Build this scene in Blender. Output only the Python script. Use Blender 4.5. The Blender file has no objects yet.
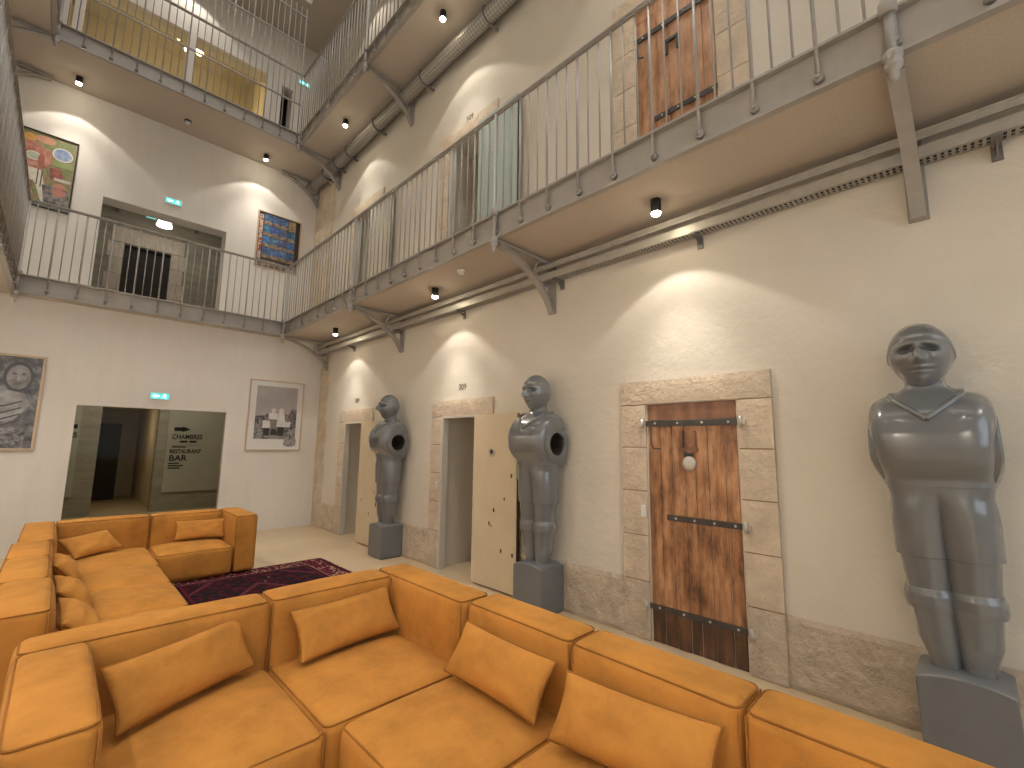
import bpy, bmesh, math, random
from mathutils import Vector, Matrix, noise
random.seed(7)
sin, cos, pi = math.sin, math.cos, math.pi
SC = bpy.context.scene
COL = SC.collection

# ------------------------------------------------------------------ camera
HEAD, PITCH, ROLL, FPX = 0.778506702, 0.133481192, 0.0127195510, 455.0
cam_d = bpy.data.cameras.new('camera'); cam = bpy.data.objects.new('camera', cam_d); COL.objects.link(cam)
cam_d.sensor_fit = 'HORIZONTAL'; cam_d.sensor_width = 36.0; cam_d.lens = FPX/1024*36.0
cam_d.clip_start = 0.02
f_ = Vector((sin(HEAD)*cos(PITCH), cos(HEAD)*cos(PITCH), sin(PITCH)))
r_ = Vector((cos(HEAD), -sin(HEAD), 0)); u_ = r_.cross(f_)
r2 = r_*cos(ROLL)+u_*sin(ROLL); u2 = u_*cos(ROLL)-r_*sin(ROLL)
cam.matrix_world = Matrix(((r2.x, u2.x, -f_.x, 0), (r2.y, u2.y, -f_.y, 0), (r2.z, u2.z, -f_.z, 1.6), (0, 0, 0, 1)))
SC.camera = cam
# ------------------------------------------------------------------ light and exposure
SC.view_settings.view_transform = 'Standard'; SC.view_settings.look = 'None'
SC.view_settings.exposure = 0.12; SC.view_settings.gamma = 1.0; SC.view_settings.use_curve_mapping = False
w = bpy.data.worlds.new('sky'); SC.world = w; w.use_nodes = True
w.node_tree.nodes['Background'].inputs[0].default_value = (0.85, 0.90, 1.0, 1)
w.node_tree.nodes['Background'].inputs[1].default_value = 0.08

def area(name, loc, rot, sx, sy, power, color):
    l = bpy.data.lights.new(name, 'AREA'); l.shape = 'RECTANGLE'; l.size = sx; l.size_y = sy
    l.energy = power; l.color = color
    o = bpy.data.objects.new(name, l); COL.objects.link(o); o.location = loc; o.rotation_euler = rot
    return o
def point(name, loc, power, color, r=0.08):
    l = bpy.data.lights.new(name, 'POINT'); l.energy = power; l.color = color; l.shadow_soft_size = r
    o = bpy.data.objects.new(name, l); COL.objects.link(o); o.location = loc; return o
def spot(name, loc, power, color, size=104, blend=0.12, r=0.03):
    l = bpy.data.lights.new(name, 'SPOT'); l.energy = power; l.color = color
    l.spot_size = math.radians(size); l.spot_blend = blend; l.shadow_soft_size = r
    o = bpy.data.objects.new(name, l); COL.objects.link(o); o.location = loc; return o
WARM = (1.0, 0.93, 0.82)
area('skylight_daylight', (1.1, 1.2, 14.4), (0, 0, 0), 3.4, 14.0, 420, (1.0, 0.97, 0.92))
area('rear_window_daylight', (1.0, -5.35, 3.4), (pi/2, 0, 0), 4.4, 5.0, 130, (0.76, 0.88, 1.0))
# ------------------------------------------------------------------ mesh helpers
class MB:
    def __init__(s): s.v = []; s.f = []; s.m = []; s.sm = []; s.mi = 0; s.smooth = False
    def add(s, vs, fs, smooth=None):
        b = len(s.v); s.v += [tuple(p) for p in vs]
        sm = s.smooth if smooth is None else smooth
        for f in fs: s.f.append(tuple(i+b for i in f)); s.m.append(s.mi); s.sm.append(sm)
    def box(s, x0, y0, z0, x1, y1, z1):
        x0, x1 = sorted((x0, x1)); y0, y1 = sorted((y0, y1)); z0, z1 = sorted((z0, z1))
        s.add([(x0,y0,z0),(x1,y0,z0),(x1,y1,z0),(x0,y1,z0),(x0,y0,z1),(x1,y0,z1),(x1,y1,z1),(x0,y1,z1)],
              [(0,3,2,1),(4,5,6,7),(0,1,5,4),(1,2,6,5),(2,3,7,6),(3,0,4,7)], False)
    def bar(s, p0, p1, w, h, up=(0,0,1)):
        p0 = Vector(p0); p1 = Vector(p1); d = (p1-p0).normalized(); u = Vector(up)
        a = d.cross(u); a = a.normalized() if a.length > 1e-5 else Vector((1,0,0)); b = a.cross(d)
        vs = []
        for p in (p0, p1):
            for i, j in ((-1,-1),(1,-1),(1,1),(-1,1)): vs.append(p+a*(i*w/2)+b*(j*h/2))
        s.add(vs, [(0,1,2,3),(7,6,5,4),(0,4,5,1),(1,5,6,2),(2,6,7,3),(3,7,4,0)], False)
    def tube(s, pts, r, n=8, closed=False, caps=True, up=None):
        pts = [Vector(p) for p in pts]; N = len(pts); rr = r if isinstance(r, (list, tuple)) else [r]*N
        vs = []; prev = None
        for i, p in enumerate(pts):
            if closed: d = pts[(i+1) % N]-pts[i-1]
            else: d = pts[min(i+1, N-1)]-pts[max(i-1, 0)]
            d.normalize()
            if prev is None:
                a = d.cross(Vector((0,0,1)));
                if a.length < 1e-3: a = d.cross(Vector((1,0,0)))
            else: a = prev-d*prev.dot(d)
            a.normalize(); prev = a; b = d.cross(a)
            for k in range(n):
                t = 2*pi*k/n; vs.append(p+a*(rr[i]*cos(t))+b*(rr[i]*sin(t)))
        fs = []; M = N if closed else N-1
        for i in range(M):
            j = (i+1) % N
            for k in range(n):
                k2 = (k+1) % n; fs.append((i*n+k, j*n+k, j*n+k2, i*n+k2))
        s.add(vs, fs, n > 5)
        if caps and not closed:
            b0 = len(s.v)-len(vs)
            s.f += [tuple(b0+k for k in range(n))[::1], tuple(b0+(N-1)*n+k for k in range(n))[::-1]]
            s.m += [s.mi]*2; s.sm += [False]*2
    def cyl(s, p0, p1, r0, r1=None, n=16): s.tube([p0, p1], [r0, r0 if r1 is None else r1], n)
    def lathe(s, c, prof, n=20, axis='z'):
        vs = []; N = len(prof)
        for r, h in prof:
            for k in range(n):
                t = 2*pi*k/n; a, b = r*cos(t), r*sin(t)
                vs.append((c[0]+a, c[1]+b, c[2]+h) if axis == 'z' else ((c[0]+h, c[1]+a, c[2]+b) if axis == 'x' else (c[0]+b, c[1]+h, c[2]+a)))
        fs = [(i*n+k, i*n+(k+1) % n, (i+1)*n+(k+1) % n, (i+1)*n+k) for i in range(N-1) for k in range(n)]
        s.add(vs, fs, True)
        b0 = len(s.v)-len(vs)
        if prof[0][0] > 1e-4: s.f.append(tuple(b0+k for k in range(n))[::-1]); s.m.append(s.mi); s.sm.append(False)
        if prof[-1][0] > 1e-4: s.f.append(tuple(b0+(N-1)*n+k for k in range(n))); s.m.append(s.mi); s.sm.append(False)
    def prism(s, poly, axis, a, b):
        # poly: 2D points in the plane perpendicular to axis ('x': (y,z), 'y': (x,z), 'z': (x,y))
        def P(p, t): return (t, p[0], p[1]) if axis == 'x' else ((p[0], t, p[1]) if axis == 'y' else (p[0], p[1], t))
        n = len(poly); vs = [P(p, a) for p in poly]+[P(p, b) for p in poly]
        s.add(vs, [tuple(range(n))[::-1], tuple(range(n, 2*n))]+[(i, (i+1) % n, n+(i+1) % n, n+i) for i in range(n)], False)
    def grid(s, fn, nu, nv, closed_u=False, smooth=True):
        vs = [fn(i/nu, j/nv) for j in range(nv+1) for i in range(nu if closed_u else nu+1)]
        W = nu if closed_u else nu+1
        fs = []
        for j in range(nv):
            for i in range(nu):
                i2 = (i+1) % W if closed_u else i+1
                fs.append((j*W+i, j*W+i2, (j+1)*W+i2, (j+1)*W+i))
        s.add(vs, fs, smooth)
    def build(s, name, mats, parent=None, bevel=0, seg=2):
        me = bpy.data.meshes.new(name); o = bpy.data.objects.new(name, me); COL.objects.link(o)
        off = Vector((0,0,0))
        if parent is not None:
            o.parent = parent; q = parent
            while q: off += q.location; q = q.parent
        me.from_pydata([tuple(Vector(p)-off) for p in s.v], [], s.f)
        mats = mats if isinstance(mats, (list, tuple)) else [mats]
        for m in mats: me.materials.append(m)
        for p, mi, sm in zip(me.polygons, s.m, s.sm): p.material_index = mi; p.use_smooth = sm
        bm = bmesh.new(); bm.from_mesh(me); bmesh.ops.recalc_face_normals(bm, faces=bm.faces); bm.to_mesh(me); bm.free()
        me.update()
        if bevel:
            b = o.modifiers.new('edge', 'BEVEL'); b.width = bevel; b.segments = seg; b.limit_method = 'ANGLE'; b.angle_limit = 0.7
        return o
def tag(o, label, cat=None, group=None, kind=None):
    o['label'] = label
    if cat: o['category'] = cat
    if group: o['group'] = group
    if kind: o['kind'] = kind
    return o
def thing(name, loc, label, cat, group=None, kind=None):
    o = bpy.data.objects.new(name, None); COL.objects.link(o); o.location = loc; o.empty_display_size = 0.1
    return tag(o, label, cat, group, kind)
def dup(o, dx=(0,0,0), parent=None):
    c = o.copy(); COL.objects.link(c)
    if parent is not None: c.parent = parent
    c.location = o.location+Vector(dx)
    return c
def copy_tree(root, loc):
    r = root.copy(); COL.objects.link(r); r.location = loc
    def rec(src, dst):
        for ch in list(src.children):
            c = ch.copy(); COL.objects.link(c); c.parent = dst; rec(ch, c)
    rec(root, r)
    return r

# ------------------------------------------------------------------ materials
def nodes(name):
    m = bpy.data.materials.new(name); m.use_nodes = True; nt = m.node_tree
    return m, nt, nt.nodes['Principled BSDF']
def L(nt, a, b): nt.links.new(a, b)
def noise_n(nt, scale, detail=6, rough=0.6, stretch=None, coord='Object'):
    tc = nt.nodes.new('ShaderNodeTexCoord'); src = tc.outputs[coord]
    if stretch:
        mp = nt.nodes.new('ShaderNodeMapping'); mp.inputs['Scale'].default_value = stretch; L(nt, src, mp.inputs[0]); src = mp.outputs[0]
    n = nt.nodes.new('ShaderNodeTexNoise'); n.inputs['Scale'].default_value = scale; n.inputs['Detail'].default_value = detail
    n.inputs['Roughness'].default_value = rough; L(nt, src, n.inputs['Vector']); return n
def ramp(nt, fac, stops):
    r = nt.nodes.new('ShaderNodeValToRGB'); e = r.color_ramp.elements
    while len(e) > 1: e.remove(e[-1])
    e[0].position = stops[0][0]; e[0].color = (*stops[0][1], 1)
    for p, c in stops[1:]:
        q = e.new(p); q.color = (*c, 1)
    L(nt, fac, r.inputs[0]); return r
def scl(c, k): return tuple(min(1, x*k) for x in c)
def pm(name, c, rough=0.6, var=0.12, scale=4, bump=0.0, bscale=40, bdist=0.01, metal=0, coat=0, sheen=0, stretch=None, spec=None, stops=None, detail=6):
    m, nt, b = nodes(name)
    n = noise_n(nt, scale, detail, 0.6, stretch)
    st = stops or [(0.25, scl(c, 1-var)), (0.5, c), (0.75, scl(c, 1+var))]
    r = ramp(nt, n.outputs['Fac'], st); L(nt, r.outputs[0], b.inputs['Base Color'])
    b.inputs['Roughness'].default_value = rough; b.inputs['Metallic'].default_value = metal
    b.inputs['Coat Weight'].default_value = coat; b.inputs['Coat Roughness'].default_value = 0.08
    if sheen: b.inputs['Sheen Weight'].default_value = sheen; b.inputs['Sheen Roughness'].default_value = 0.4; b.inputs['Sheen Tint'].default_value = (*scl(c, 1.5), 1)
    if spec is not None: b.inputs['Specular IOR Level'].default_value = spec
    if bump:
        n2 = noise_n(nt, bscale, 8, 0.65, stretch); bp = nt.nodes.new('ShaderNodeBump')
        bp.inputs['Strength'].default_value = bump; bp.inputs['Distance'].default_value = bdist
        L(nt, n2.outputs['Fac'], bp.inputs['Height']); L(nt, bp.outputs[0], b.inputs['Normal'])
    return m
def em(name, c, strength):
    m, nt, b = nodes(name); b.inputs['Base Color'].default_value = (*c, 1)
    b.inputs['Emission Color'].default_value = (*c, 1); b.inputs['Emission Strength'].default_value = strength; return m

M = {}
M['plaster'] = pm('warm_lime_plaster', (0.70, 0.648, 0.565), 0.9, 0.05, 1.3, 0.35, 9, 0.02)
M['white'] = pm('white_plaster', (0.74, 0.70, 0.65), 0.85, 0.04, 2.0, 0.15, 14, 0.01, stretch=(3, 1, 0.6))
M['stone'] = pm('limestone', (0.64, 0.535, 0.415), 0.92, 0.20, 5.0, 0.8, 16, 0.03, detail=10)
M['dado'] = pm('rough_stone_dado', (0.58, 0.49, 0.385), 0.95, 0.24, 6.0, 1.0, 18, 0.04, detail=10)
M['mortar'] = pm('brown_mortar', (0.30, 0.20, 0.12), 0.95, 0.2, 12)
M['greystone'] = pm('grey_stone', (0.35, 0.31, 0.235), 0.9, 0.25, 3.0, 0.6, 12, 0.03, stretch=(0.6, 1, 2.4))
M['floor'] = pm('beige_screed', (0.55, 0.43, 0.28), 0.45, 0.10, 1.6, 0.05, 30, 0.004)
M['soffit'] = pm('painted_soffit', (0.48, 0.42, 0.355), 0.9, 0.10, 60, 0.25, 140, 0.004)
M['grey'] = pm('grey_painted_iron', (0.33, 0.305, 0.28), 0.45, 0.08, 9, 0.1, 60, 0.003)
M['greyd'] = pm('dark_grey_iron', (0.17, 0.155, 0.145), 0.45, 0.10, 9)
M['galv'] = pm('galvanised_steel', (0.46, 0.44, 0.40), 0.42, 0.12, 14, metal=0.35)
M['black'] = pm('black_metal', (0.012, 0.012, 0.012), 0.5, 0.2, 9)
M['strap'] = pm('aged_iron_strap', (0.05, 0.043, 0.038), 0.55, 0.5, 18, 0.4, 50, 0.004)
M['steel'] = pm('worn_steel', (0.55, 0.53, 0.48), 0.35, 0.15, 25, metal=0.5)
M['statue'] = pm('grey_gloss_enamel', (0.140, 0.149, 0.158), 0.25, 0.08, 3.0, 0.05, 26, 0.004, coat=1.0)
M['pedestal'] = pm('grey_pedestal_enamel', (0.135, 0.140, 0.148), 0.42, 0.10, 5.0, 0.08, 40, 0.004, coat=0.25)
M['hole'] = pm('dark_hole_shade', (0.045, 0.03, 0.02), 0.9, 0.5, 9)  # shade inside holes and slots, put into a dark colour
M['cream'] = pm('cream_painted_door', (0.67, 0.56, 0.40), 0.7, 0.06, 3.0, 0.15, 20, 0.006)
M['chip'] = pm('chipped_dark_wood', (0.06, 0.035, 0.02), 0.9, 0.4, 20)
M['moss'] = pm('old_green_paint', (0.20, 0.27, 0.13), 0.8, 0.4, 24, 0.4, 40, 0.006)
M['blue'] = pm('pale_blue_painted_door', (0.42, 0.50, 0.48), 0.7, 0.10, 3.0, 0.2, 16, 0.006, stretch=(1, 1, .3))
M['whitewood'] = pm('whitewashed_planks', (0.62, 0.57, 0.48), 0.8, 0.14, 5.0, 0.2, 16, 0.006, stretch=(1, 1, .25))
M['jamb'] = pm('painted_jamb', (0.60, 0.56, 0.50), 0.7, 0.06, 4)
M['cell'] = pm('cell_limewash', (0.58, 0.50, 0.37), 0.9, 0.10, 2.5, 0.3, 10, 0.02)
M['pale'] = pm('pale_wood_frame', (0.56, 0.42, 0.29), 0.55, 0.12, 9, stretch=(1, 1, 4))
M['art_white'] = pm('art_paper', (0.72, 0.70, 0.68), 0.6, 0.03, 4)
M['dark'] = pm('dark_doorway_wood', (0.022, 0.016, 0.012), 0.7, 0.4, 6)
M['plastic'] = pm('white_plastic', (0.75, 0.75, 0.73), 0.4, 0.03, 6)
M['signwall'] = pm('grey_green_plaster', (0.43, 0.41, 0.34), 0.85, 0.06, 2.5, 0.1, 12, 0.01)
M['ink'] = pm('black_lettering', (0.006, 0.006, 0.006), 0.7, 0.1, 6)
M['pencil'] = pm('pencil_lettering', (0.16, 0.12, 0.08), 0.9, 0.1, 30)
M['lens'] = em('lamp_lens', (1.0, 0.86, 0.62), 90)
M['bulb'] = em('frosted_bulb', (1.0, 0.84, 0.52), 9)
M['shade'] = em('lit_lamp_shade', (1.0, 0.97, 0.92), 3.0)
M['exit'] = em('exit_sign_green', (0.10, 0.55, 0.55), 0.9)
M['exitw'] = em('exit_sign_pictogram', (0.45, 1.0, 0.95), 2.0)
def wood_mat(name, a, b_, c):
    m, nt, b = nodes(name)
    n = noise_n(nt, 3.0, 9, 0.65, (1, 5.0, 0.9)); n2 = noise_n(nt, 2.6, 5, 0.6, (1, 3.0, 1.2))
    mx = nt.nodes.new('ShaderNodeMath'); mx.operation = 'ADD'; L(nt, n.outputs['Fac'], mx.inputs[0]); L(nt, n2.outputs['Fac'], mx.inputs[1])
    mm = nt.nodes.new('ShaderNodeMath'); mm.operation = 'MULTIPLY'; mm.inputs[1].default_value = 0.5; L(nt, mx.outputs[0], mm.inputs[0])
    r = ramp(nt, mm.outputs[0], [(0.38, a), (0.50, b_), (0.61, c)]); L(nt, r.outputs[0], b.inputs['Base Color'])
    b.inputs['Roughness'].default_value = 0.5
    bp = nt.nodes.new('ShaderNodeBump'); bp.inputs['Strength'].default_value = 0.3; bp.inputs['Distance'].default_value = 0.005
    L(nt, n.outputs['Fac'], bp.inputs['Height']); L(nt, bp.outputs[0], b.inputs['Normal']); return m
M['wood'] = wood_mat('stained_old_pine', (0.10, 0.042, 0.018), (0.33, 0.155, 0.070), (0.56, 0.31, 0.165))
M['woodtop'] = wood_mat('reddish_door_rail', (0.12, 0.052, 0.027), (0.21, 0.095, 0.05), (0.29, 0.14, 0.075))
M['woodlow'] = wood_mat('dark_pine', (0.03, 0.016, 0.009), (0.075, 0.036, 0.018), (0.17, 0.075, 0.035))  # darker pine tones for the lowest boards of the door
M['salmon'] = wood_mat('salmon_washed_pine', (0.22, 0.095, 0.042), (0.42, 0.22, 0.115), (0.54, 0.32, 0.185))
def fabric(name, c):
    m, nt, b = nodes(name)
    n = noise_n(nt, 3.6, 7, 0.68); r = ramp(nt, n.outputs['Fac'], [(0.30, scl(c, 0.74)), (0.5, c), (0.70, scl(c, 1.18))])
    L(nt, r.outputs[0], b.inputs['Base Color']); b.inputs['Roughness'].default_value = 0.9
    b.inputs['Specular IOR Level'].default_value = 0.15
    b.inputs['Sheen Weight'].default_value = 0.18; b.inputs['Sheen Roughness'].default_value = 0.35; b.inputs['Sheen Tint'].default_value = (1.0, 0.62, 0.25, 1)
    tc = nt.nodes.new('ShaderNodeTexCoord'); wv = nt.nodes.new('ShaderNodeTexWave'); wv.bands_direction = 'DIAGONAL'
    wv.inputs['Scale'].default_value = 60; wv.inputs['Distortion'].default_value = 0.3; L(nt, tc.outputs['Object'], wv.inputs['Vector'])
    n2 = noise_n(nt, 9, 6, 0.6); ad = nt.nodes.new('ShaderNodeMath'); ad.operation = 'MULTIPLY_ADD'
    ad.inputs[1].default_value = 0.05; L(nt, wv.outputs['Fac'], ad.inputs[0]); L(nt, n2.outputs['Fac'], ad.inputs[2])
    bp = nt.nodes.new('ShaderNodeBump'); bp.inputs['Strength'].default_value = 0.28; bp.inputs['Distance'].default_value = 0.012
    L(nt, ad.outputs[0], bp.inputs['Height']); L(nt, bp.outputs[0], b.inputs['Normal']); return m
M['sofa'] = fabric('ochre_corduroy', (0.47, 0.208, 0.044))
M['pipe'] = fabric('ochre_piping', (0.28, 0.115, 0.024))
def flat(name, c, rough=0.5): return pm(name, c, rough, 0.10, 9)

# ------------------------------------------------------------------ geometry of the place
W, D, DB, DH = 3.69, 9.30, 10.2, 13.3     # right wall, ground back wall, upper back wall, hall wall behind
XE, YE, XL, XW = 2.85, 9.05, -0.665, -1.5 # gallery edges, left wall
G1, DK1 = 3.60, 3.85                      # gallery soffit, deck
G2, DK2 = 7.48, 7.73
G3 = 10.75
T = 0.55
def panel_holes(mb, axis, pos, depth, u0, u1, z0, z1, holes):
    """wall slab from pos to pos+depth on an axis with rectangular openings (u0,u1,z0,z1)."""
    us = sorted({u0, u1, *[h[0] for h in holes], *[h[1] for h in holes]}); zs = sorted({z0, z1, *[h[2] for h in holes], *[h[3] for h in holes]})
    us = [u for u in us if u0 <= u <= u1]; zs = [z for z in zs if z0 <= z <= z1]
    def solid(u, z): return not any(h[0] < u < h[1] and h[2] < z < h[3] for h in holes)
    def P(t, u, z): return (t, u, z) if axis == 'x' else (u, t, z)
    a, b = pos, pos+depth
    S = {}
    for i in range(len(us)-1):
        for j in range(len(zs)-1): S[i, j] = solid((us[i]+us[i+1])/2, (zs[j]+zs[j+1])/2)
    for (i, j), ok in S.items():
        if not ok: continue
        ua, ub, za, zb = us[i], us[i+1], zs[j], zs[j+1]
        for t in (a, b): mb.add([P(t,ua,za), P(t,ub,za), P(t,ub,zb), P(t,ua,zb)], [(0,1,2,3)])
        for di, dj, e in ((-1,0,((ua,za),(ua,zb))), (1,0,((ub,za),(ub,zb))), (0,-1,((ua,za),(ub,za))), (0,1,((ua,zb),(ub,zb)))):
            if not S.get((i+di, j+dj), False):
                (p, q), (r, s_) = e
                mb.add([P(a,p,q), P(b,p,q), P(b,r,s_), P(a,r,s_)], [(0,1,2,3)])
def clean(o, dist=1e-4):
    bm = bmesh.new(); bm.from_mesh(o.data); bmesh.ops.remove_doubles(bm, verts=bm.verts, dist=dist)
    bmesh.ops.recalc_face_normals(bm, faces=bm.faces); bm.to_mesh(o.data); bm.free()
def struct(mb, name, mat, label, cat, bevel=0):
    o = mb.build(name, mat, None, bevel); tag(o, label, cat, None, 'structure'); return o

DOORY = {1: 7.62, 2: 4.67, 3: 1.65}
OP = {k: (c-0.38, c+0.38) for k, c in DOORY.items()}
mb = MB(); mb.box(XW, -5.4, -0.2, W+T, 20.0, 0.0)
struct(mb, 'floor', M['floor'], 'smooth beige screed floor of the atrium', 'floor')
mb = MB()
holes = [(*OP[1], -0.01, 1.97), (*OP[2], -0.01, 1.97), (7.30, 8.02, DK1, 5.92), (4.31, 5.05, DK1, 5.92)]
panel_holes(mb, 'x', W, T, -5.4, DB+T, 0.0, 14.5, holes)
o = struct(mb, 'wall_right', M['plaster'], 'tall warm cream plastered wall with cell doors on the right', 'wall'); clean(o)
mb = MB(); panel_holes(mb, 'y', D, 0.12, XW, W, 0.0, G1, [(0.14, 2.07, -0.01, 2.11)])
o = struct(mb, 'wall_back', M['white'], 'white ground floor end wall with a wide glazed opening', 'wall'); clean(o)
mb = MB(); panel_holes(mb, 'y', DB, 0.35, XW, W, DK1-0.3, 14.5, [(0.12, 1.97, DK1, 5.76), (-0.62, 2.56, DK2+0.05, 9.58), (2.74, 2.97, DK2+0.05, 9.5)])
o = struct(mb, 'wall_back_upper', M['white'], 'cream upper end wall with a corridor opening and framed posters', 'wall'); clean(o)
mb = MB(); mb.box(XW-0.3, -5.4, 0, XW, DB+T, 14.5)
struct(mb, 'wall_left', M['plaster'], 'plain cream wall along the left side gallery', 'wall')
mb = MB(); panel_holes(mb, 'y', -5.4, -0.3, XW, W, 0.0, 14.5, [(-1.2, 3.2, 0.9, 5.9)])
o = struct(mb, 'wall_rear', M['plaster'], 'plain cream wall with the big daylight window behind the viewer', 'wall'); clean(o)
mb = MB(); panel = [(XW-0.3, -5.7, XL-0.1, 10.6), (2.95, -5.7, W+T, 10.6), (XL-0.1, 8.4, 2.95, 10.6), (XL-0.1, -5.7, 2.95, -5.4)]
for x0, y0, x1, y1 in panel: mb.box(x0, y0, 14.5, x1, y1, 14.7)
struct(mb, 'ceiling', M['plaster'], 'roof around the long skylight above the atrium', 'ceiling')
# gallery slabs
def slab(name, z0, z1, label, far):
    mb = MB(); mb.box(XE+0.02, -5.3, z0, W, far, z1); mb.box(XW, -5.3, z0, XL-0.02, far, z1); mb.box(XL-0.02, YE+0.02, z0, XE+0.02, far, z1)
    return struct(mb, name, M['soffit'], label, 'gallery deck')
slab('floor_gallery_lower', G1, DK1-0.03, 'taupe concrete deck of the first floor gallery with taupe underside', DB)
slab('floor_gallery_upper', G2, DK2-0.03, 'taupe concrete deck of the second floor gallery, higher up', DB)
mb = MB(); mb.box(XE, -5.3, G3, W, DB, G3+0.25); mb.box(XW, -5.3, G3, XL, DB, G3+0.25); mb.box(XL, YE, G3, XE, DB, G3+0.25)
struct(mb, 'floor_gallery_top', M['soffit'], 'taupe underside of the topmost gallery', 'gallery deck')
# dado, pilaster
def rough_block(mb, x0, y0, z0, x1, y1, z1, amp=0.006, res=0.06, seed=0):
    """box whose room-facing face (x0) is a rough grid."""
    nu = max(2, int((y1-y0)/res)); nv = max(2, int((z1-z0)/res))
    def fn(u, v):
        y = y0+(y1-y0)*u; z = z0+(z1-z0)*v; e = 0 if u in (0, 1) or v in (0, 1) else 1
        d = noise.fractal(Vector((seed, y*7, z*7)), 0.8, 2.0, 4)*amp if e else amp*1.2
        return (x0+d, y, z)
    mb.grid(fn, nu, nv, smooth=False)
    ring = [(i/nu, 0) for i in range(nu)]+[(1, j/nv) for j in range(nv)]+[(1-i/nu, 1) for i in range(nu)]+[(0, 1-j/nv) for j in range(nv)]
    K = len(ring); a = [fn(*p) for p in ring]; mb.add(a+[(x1, p[1], p[2]) for p in a], [(k, (k+1) % K, K+(k+1) % K, K+k) for k in range(K)]+[tuple(range(K, 2*K))], False)
mb = MB()
edges = [-5.3, 1.65-0.63, 1.65+0.63, 4.67-0.64, 4.67+0.64, 7.62-0.62, 7.62+0.62, 8.86]
for i in range(0, 8, 2): rough_block(mb, W-0.022, edges[i], 0, W-0.001, edges[i+1], 0.47, 0.010, 0.035, i)
struct(mb, 'baseboard_right', M['dado'], 'rough bare stone dado along the foot of the cream wall', 'stone dado')
mb = MB()
z = 0
for k in range(9):
    h = 0.40; rough_block(mb, W-0.018-(k % 2)*0.002, 8.86+(k % 2)*0.05, z+0.0015, W-0.001, D-0.002, min(z+h, G1)-0.0015, 0.005, 0.05, k); z += h
struct(mb, 'trim_1', M['stone'], 'stone quoins in the far corner at ground level', 'stone quoins')
mb = MB(); z = DK1
for k in range(9):
    h = 0.41; rough_block(mb, W-0.018, 9.18+(k % 2)*0.06, z+0.0015, W-0.001, DB-0.002, min(z+h, G2)-0.0015, 0.005, 0.05, k+20); z += h
struct(mb, 'trim_2', M['stone'], 'stone quoins in the far corner above the gallery deck', 'stone quoins')

# cells behind the open doors
def cell(name, y0, y1, z0, label):
    mb = MB(); a, b = y0-0.5, y1+0.6; xx = W+T; h = 2.4
    mb.box(xx+0.001, a-0.1, z0, xx+2.2, a, z0+h); mb.box(xx+0.001, b, z0, xx+2.2, b+0.1, z0+h)
    mb.box(xx+2.2, a-0.1, z0, xx+2.3, b+0.1, z0+h); mb.box(xx+0.001, a-0.1, z0+h, xx+2.3, b+0.1, z0+h+0.1); mb.box(xx+0.001, a-0.1, z0-0.08, xx+2.3, b+0.1, z0)
    mb.box(xx+0.5, b-0.09, z0, xx+0.56, b-0.0005, z0+h)
    return struct(mb, name, M['cell'], label, 'cell room')
cell('wall_cell_far', *OP[1], 0.0, 'limewashed cell seen through the farthest ground floor doorway')
cell('wall_cell_middle', *OP[2], 0.0, 'limewashed cell seen through the doorway left of the middle statue')
cell('wall_cell_far_upper', 7.30, 8.02, DK1, 'dim cell seen through the upper doorway beside the whitewashed door')
cell('wall_cell_middle_upper', 4.31, 5.05, DK1, 'dim cell seen through the upper doorway beside the pale blue door')

# ------------------------------------------------------------------ hall behind the glazed opening and behind the upper corridor opening
mb = MB(); panel_holes(mb, 'y', DH, 0.3, -3.0, 5.5, 0.0, 8.2, [(0.62, 1.62, -0.01, 2.42), (0.62, 1.50, DK1, 6.05)])
o = struct(mb, 'wall_hall', M['greystone'], 'grey stone wall of the dim hall behind the glass', 'wall'); clean(o)
mb = MB()
mb.box(-3.0, D+0.13, 0, -2.8, DH, 8.2); mb.box(5.3, D+0.13, 0, 5.5, DH, 8.2)
mb.box(-3.0, D+0.13, -0.1, XW, DH+0.3, 0.0); mb.box(W+T, D+0.13, -0.1, 5.5, DH+0.3, 0)
struct(mb, 'wall_hall_ends', M['greystone'], 'side ends of the dim hall behind the glass', 'wall')
mb = MB(); mb.box(-3.0, D+0.13, 3.45, 5.5, DB+0.36, 3.59); mb.box(-3.0, DB+0.36, 3.45, 5.5, DH, DK1); mb.box(-3.0, DB+0.36, 7.25, 5.5, DH, 7.6)
struct(mb, 'ceiling_hall', M['greyd'], 'dark grey slab over the hall behind the end wall', 'ceiling')
mb = MB()
mb.box(0.45, DH+0.3, 0, 0.6, 17.5, 2.6); mb.box(1.66, DH+0.3, 0, 1.8, 17.5, 2.6); mb.box(0.45, 17.5, 0, 1.8, 17.6, 2.6); mb.box(0.45, DH+0.3, 2.45, 1.8, 17.5, 2.6)
struct(mb, 'wall_passage', M['cell'], 'narrow passage with cream walls behind the hall doorway', 'wall')
mb = MB(); mb.box(0.61, 16.6, 0.0, 1.22, 16.66, 2.05); mb.box(0.9, 16.58, 0.25, 1.2, 16.6, 1.9)
t = mb.build('door_5', M['dark']); tag(t, 'dark door at the end of the passage behind the glass', 'door', None, 'structure')
mb = MB(); mb.box(0.55, DH+0.10, DK1, 1.55, DH+0.16, 6.1)
t = mb.build('door_6', M['dark']); tag(t, 'black-brown door seen through the upper corridor opening', 'door', None, 'structure')
mb = MB()
for x0, x1 in ((1.80, 5.2), (-2.7, 0.30)): mb.box(x0, DH-0.03, 0.42, x1, DH-0.001, 3.40)
t = mb.build('trim_3', M['signwall']); tag(t, 'grey-green plaster panels of the hall wall carrying the lettering', 'plaster panel', None, 'structure')
mb = MB()
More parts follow.
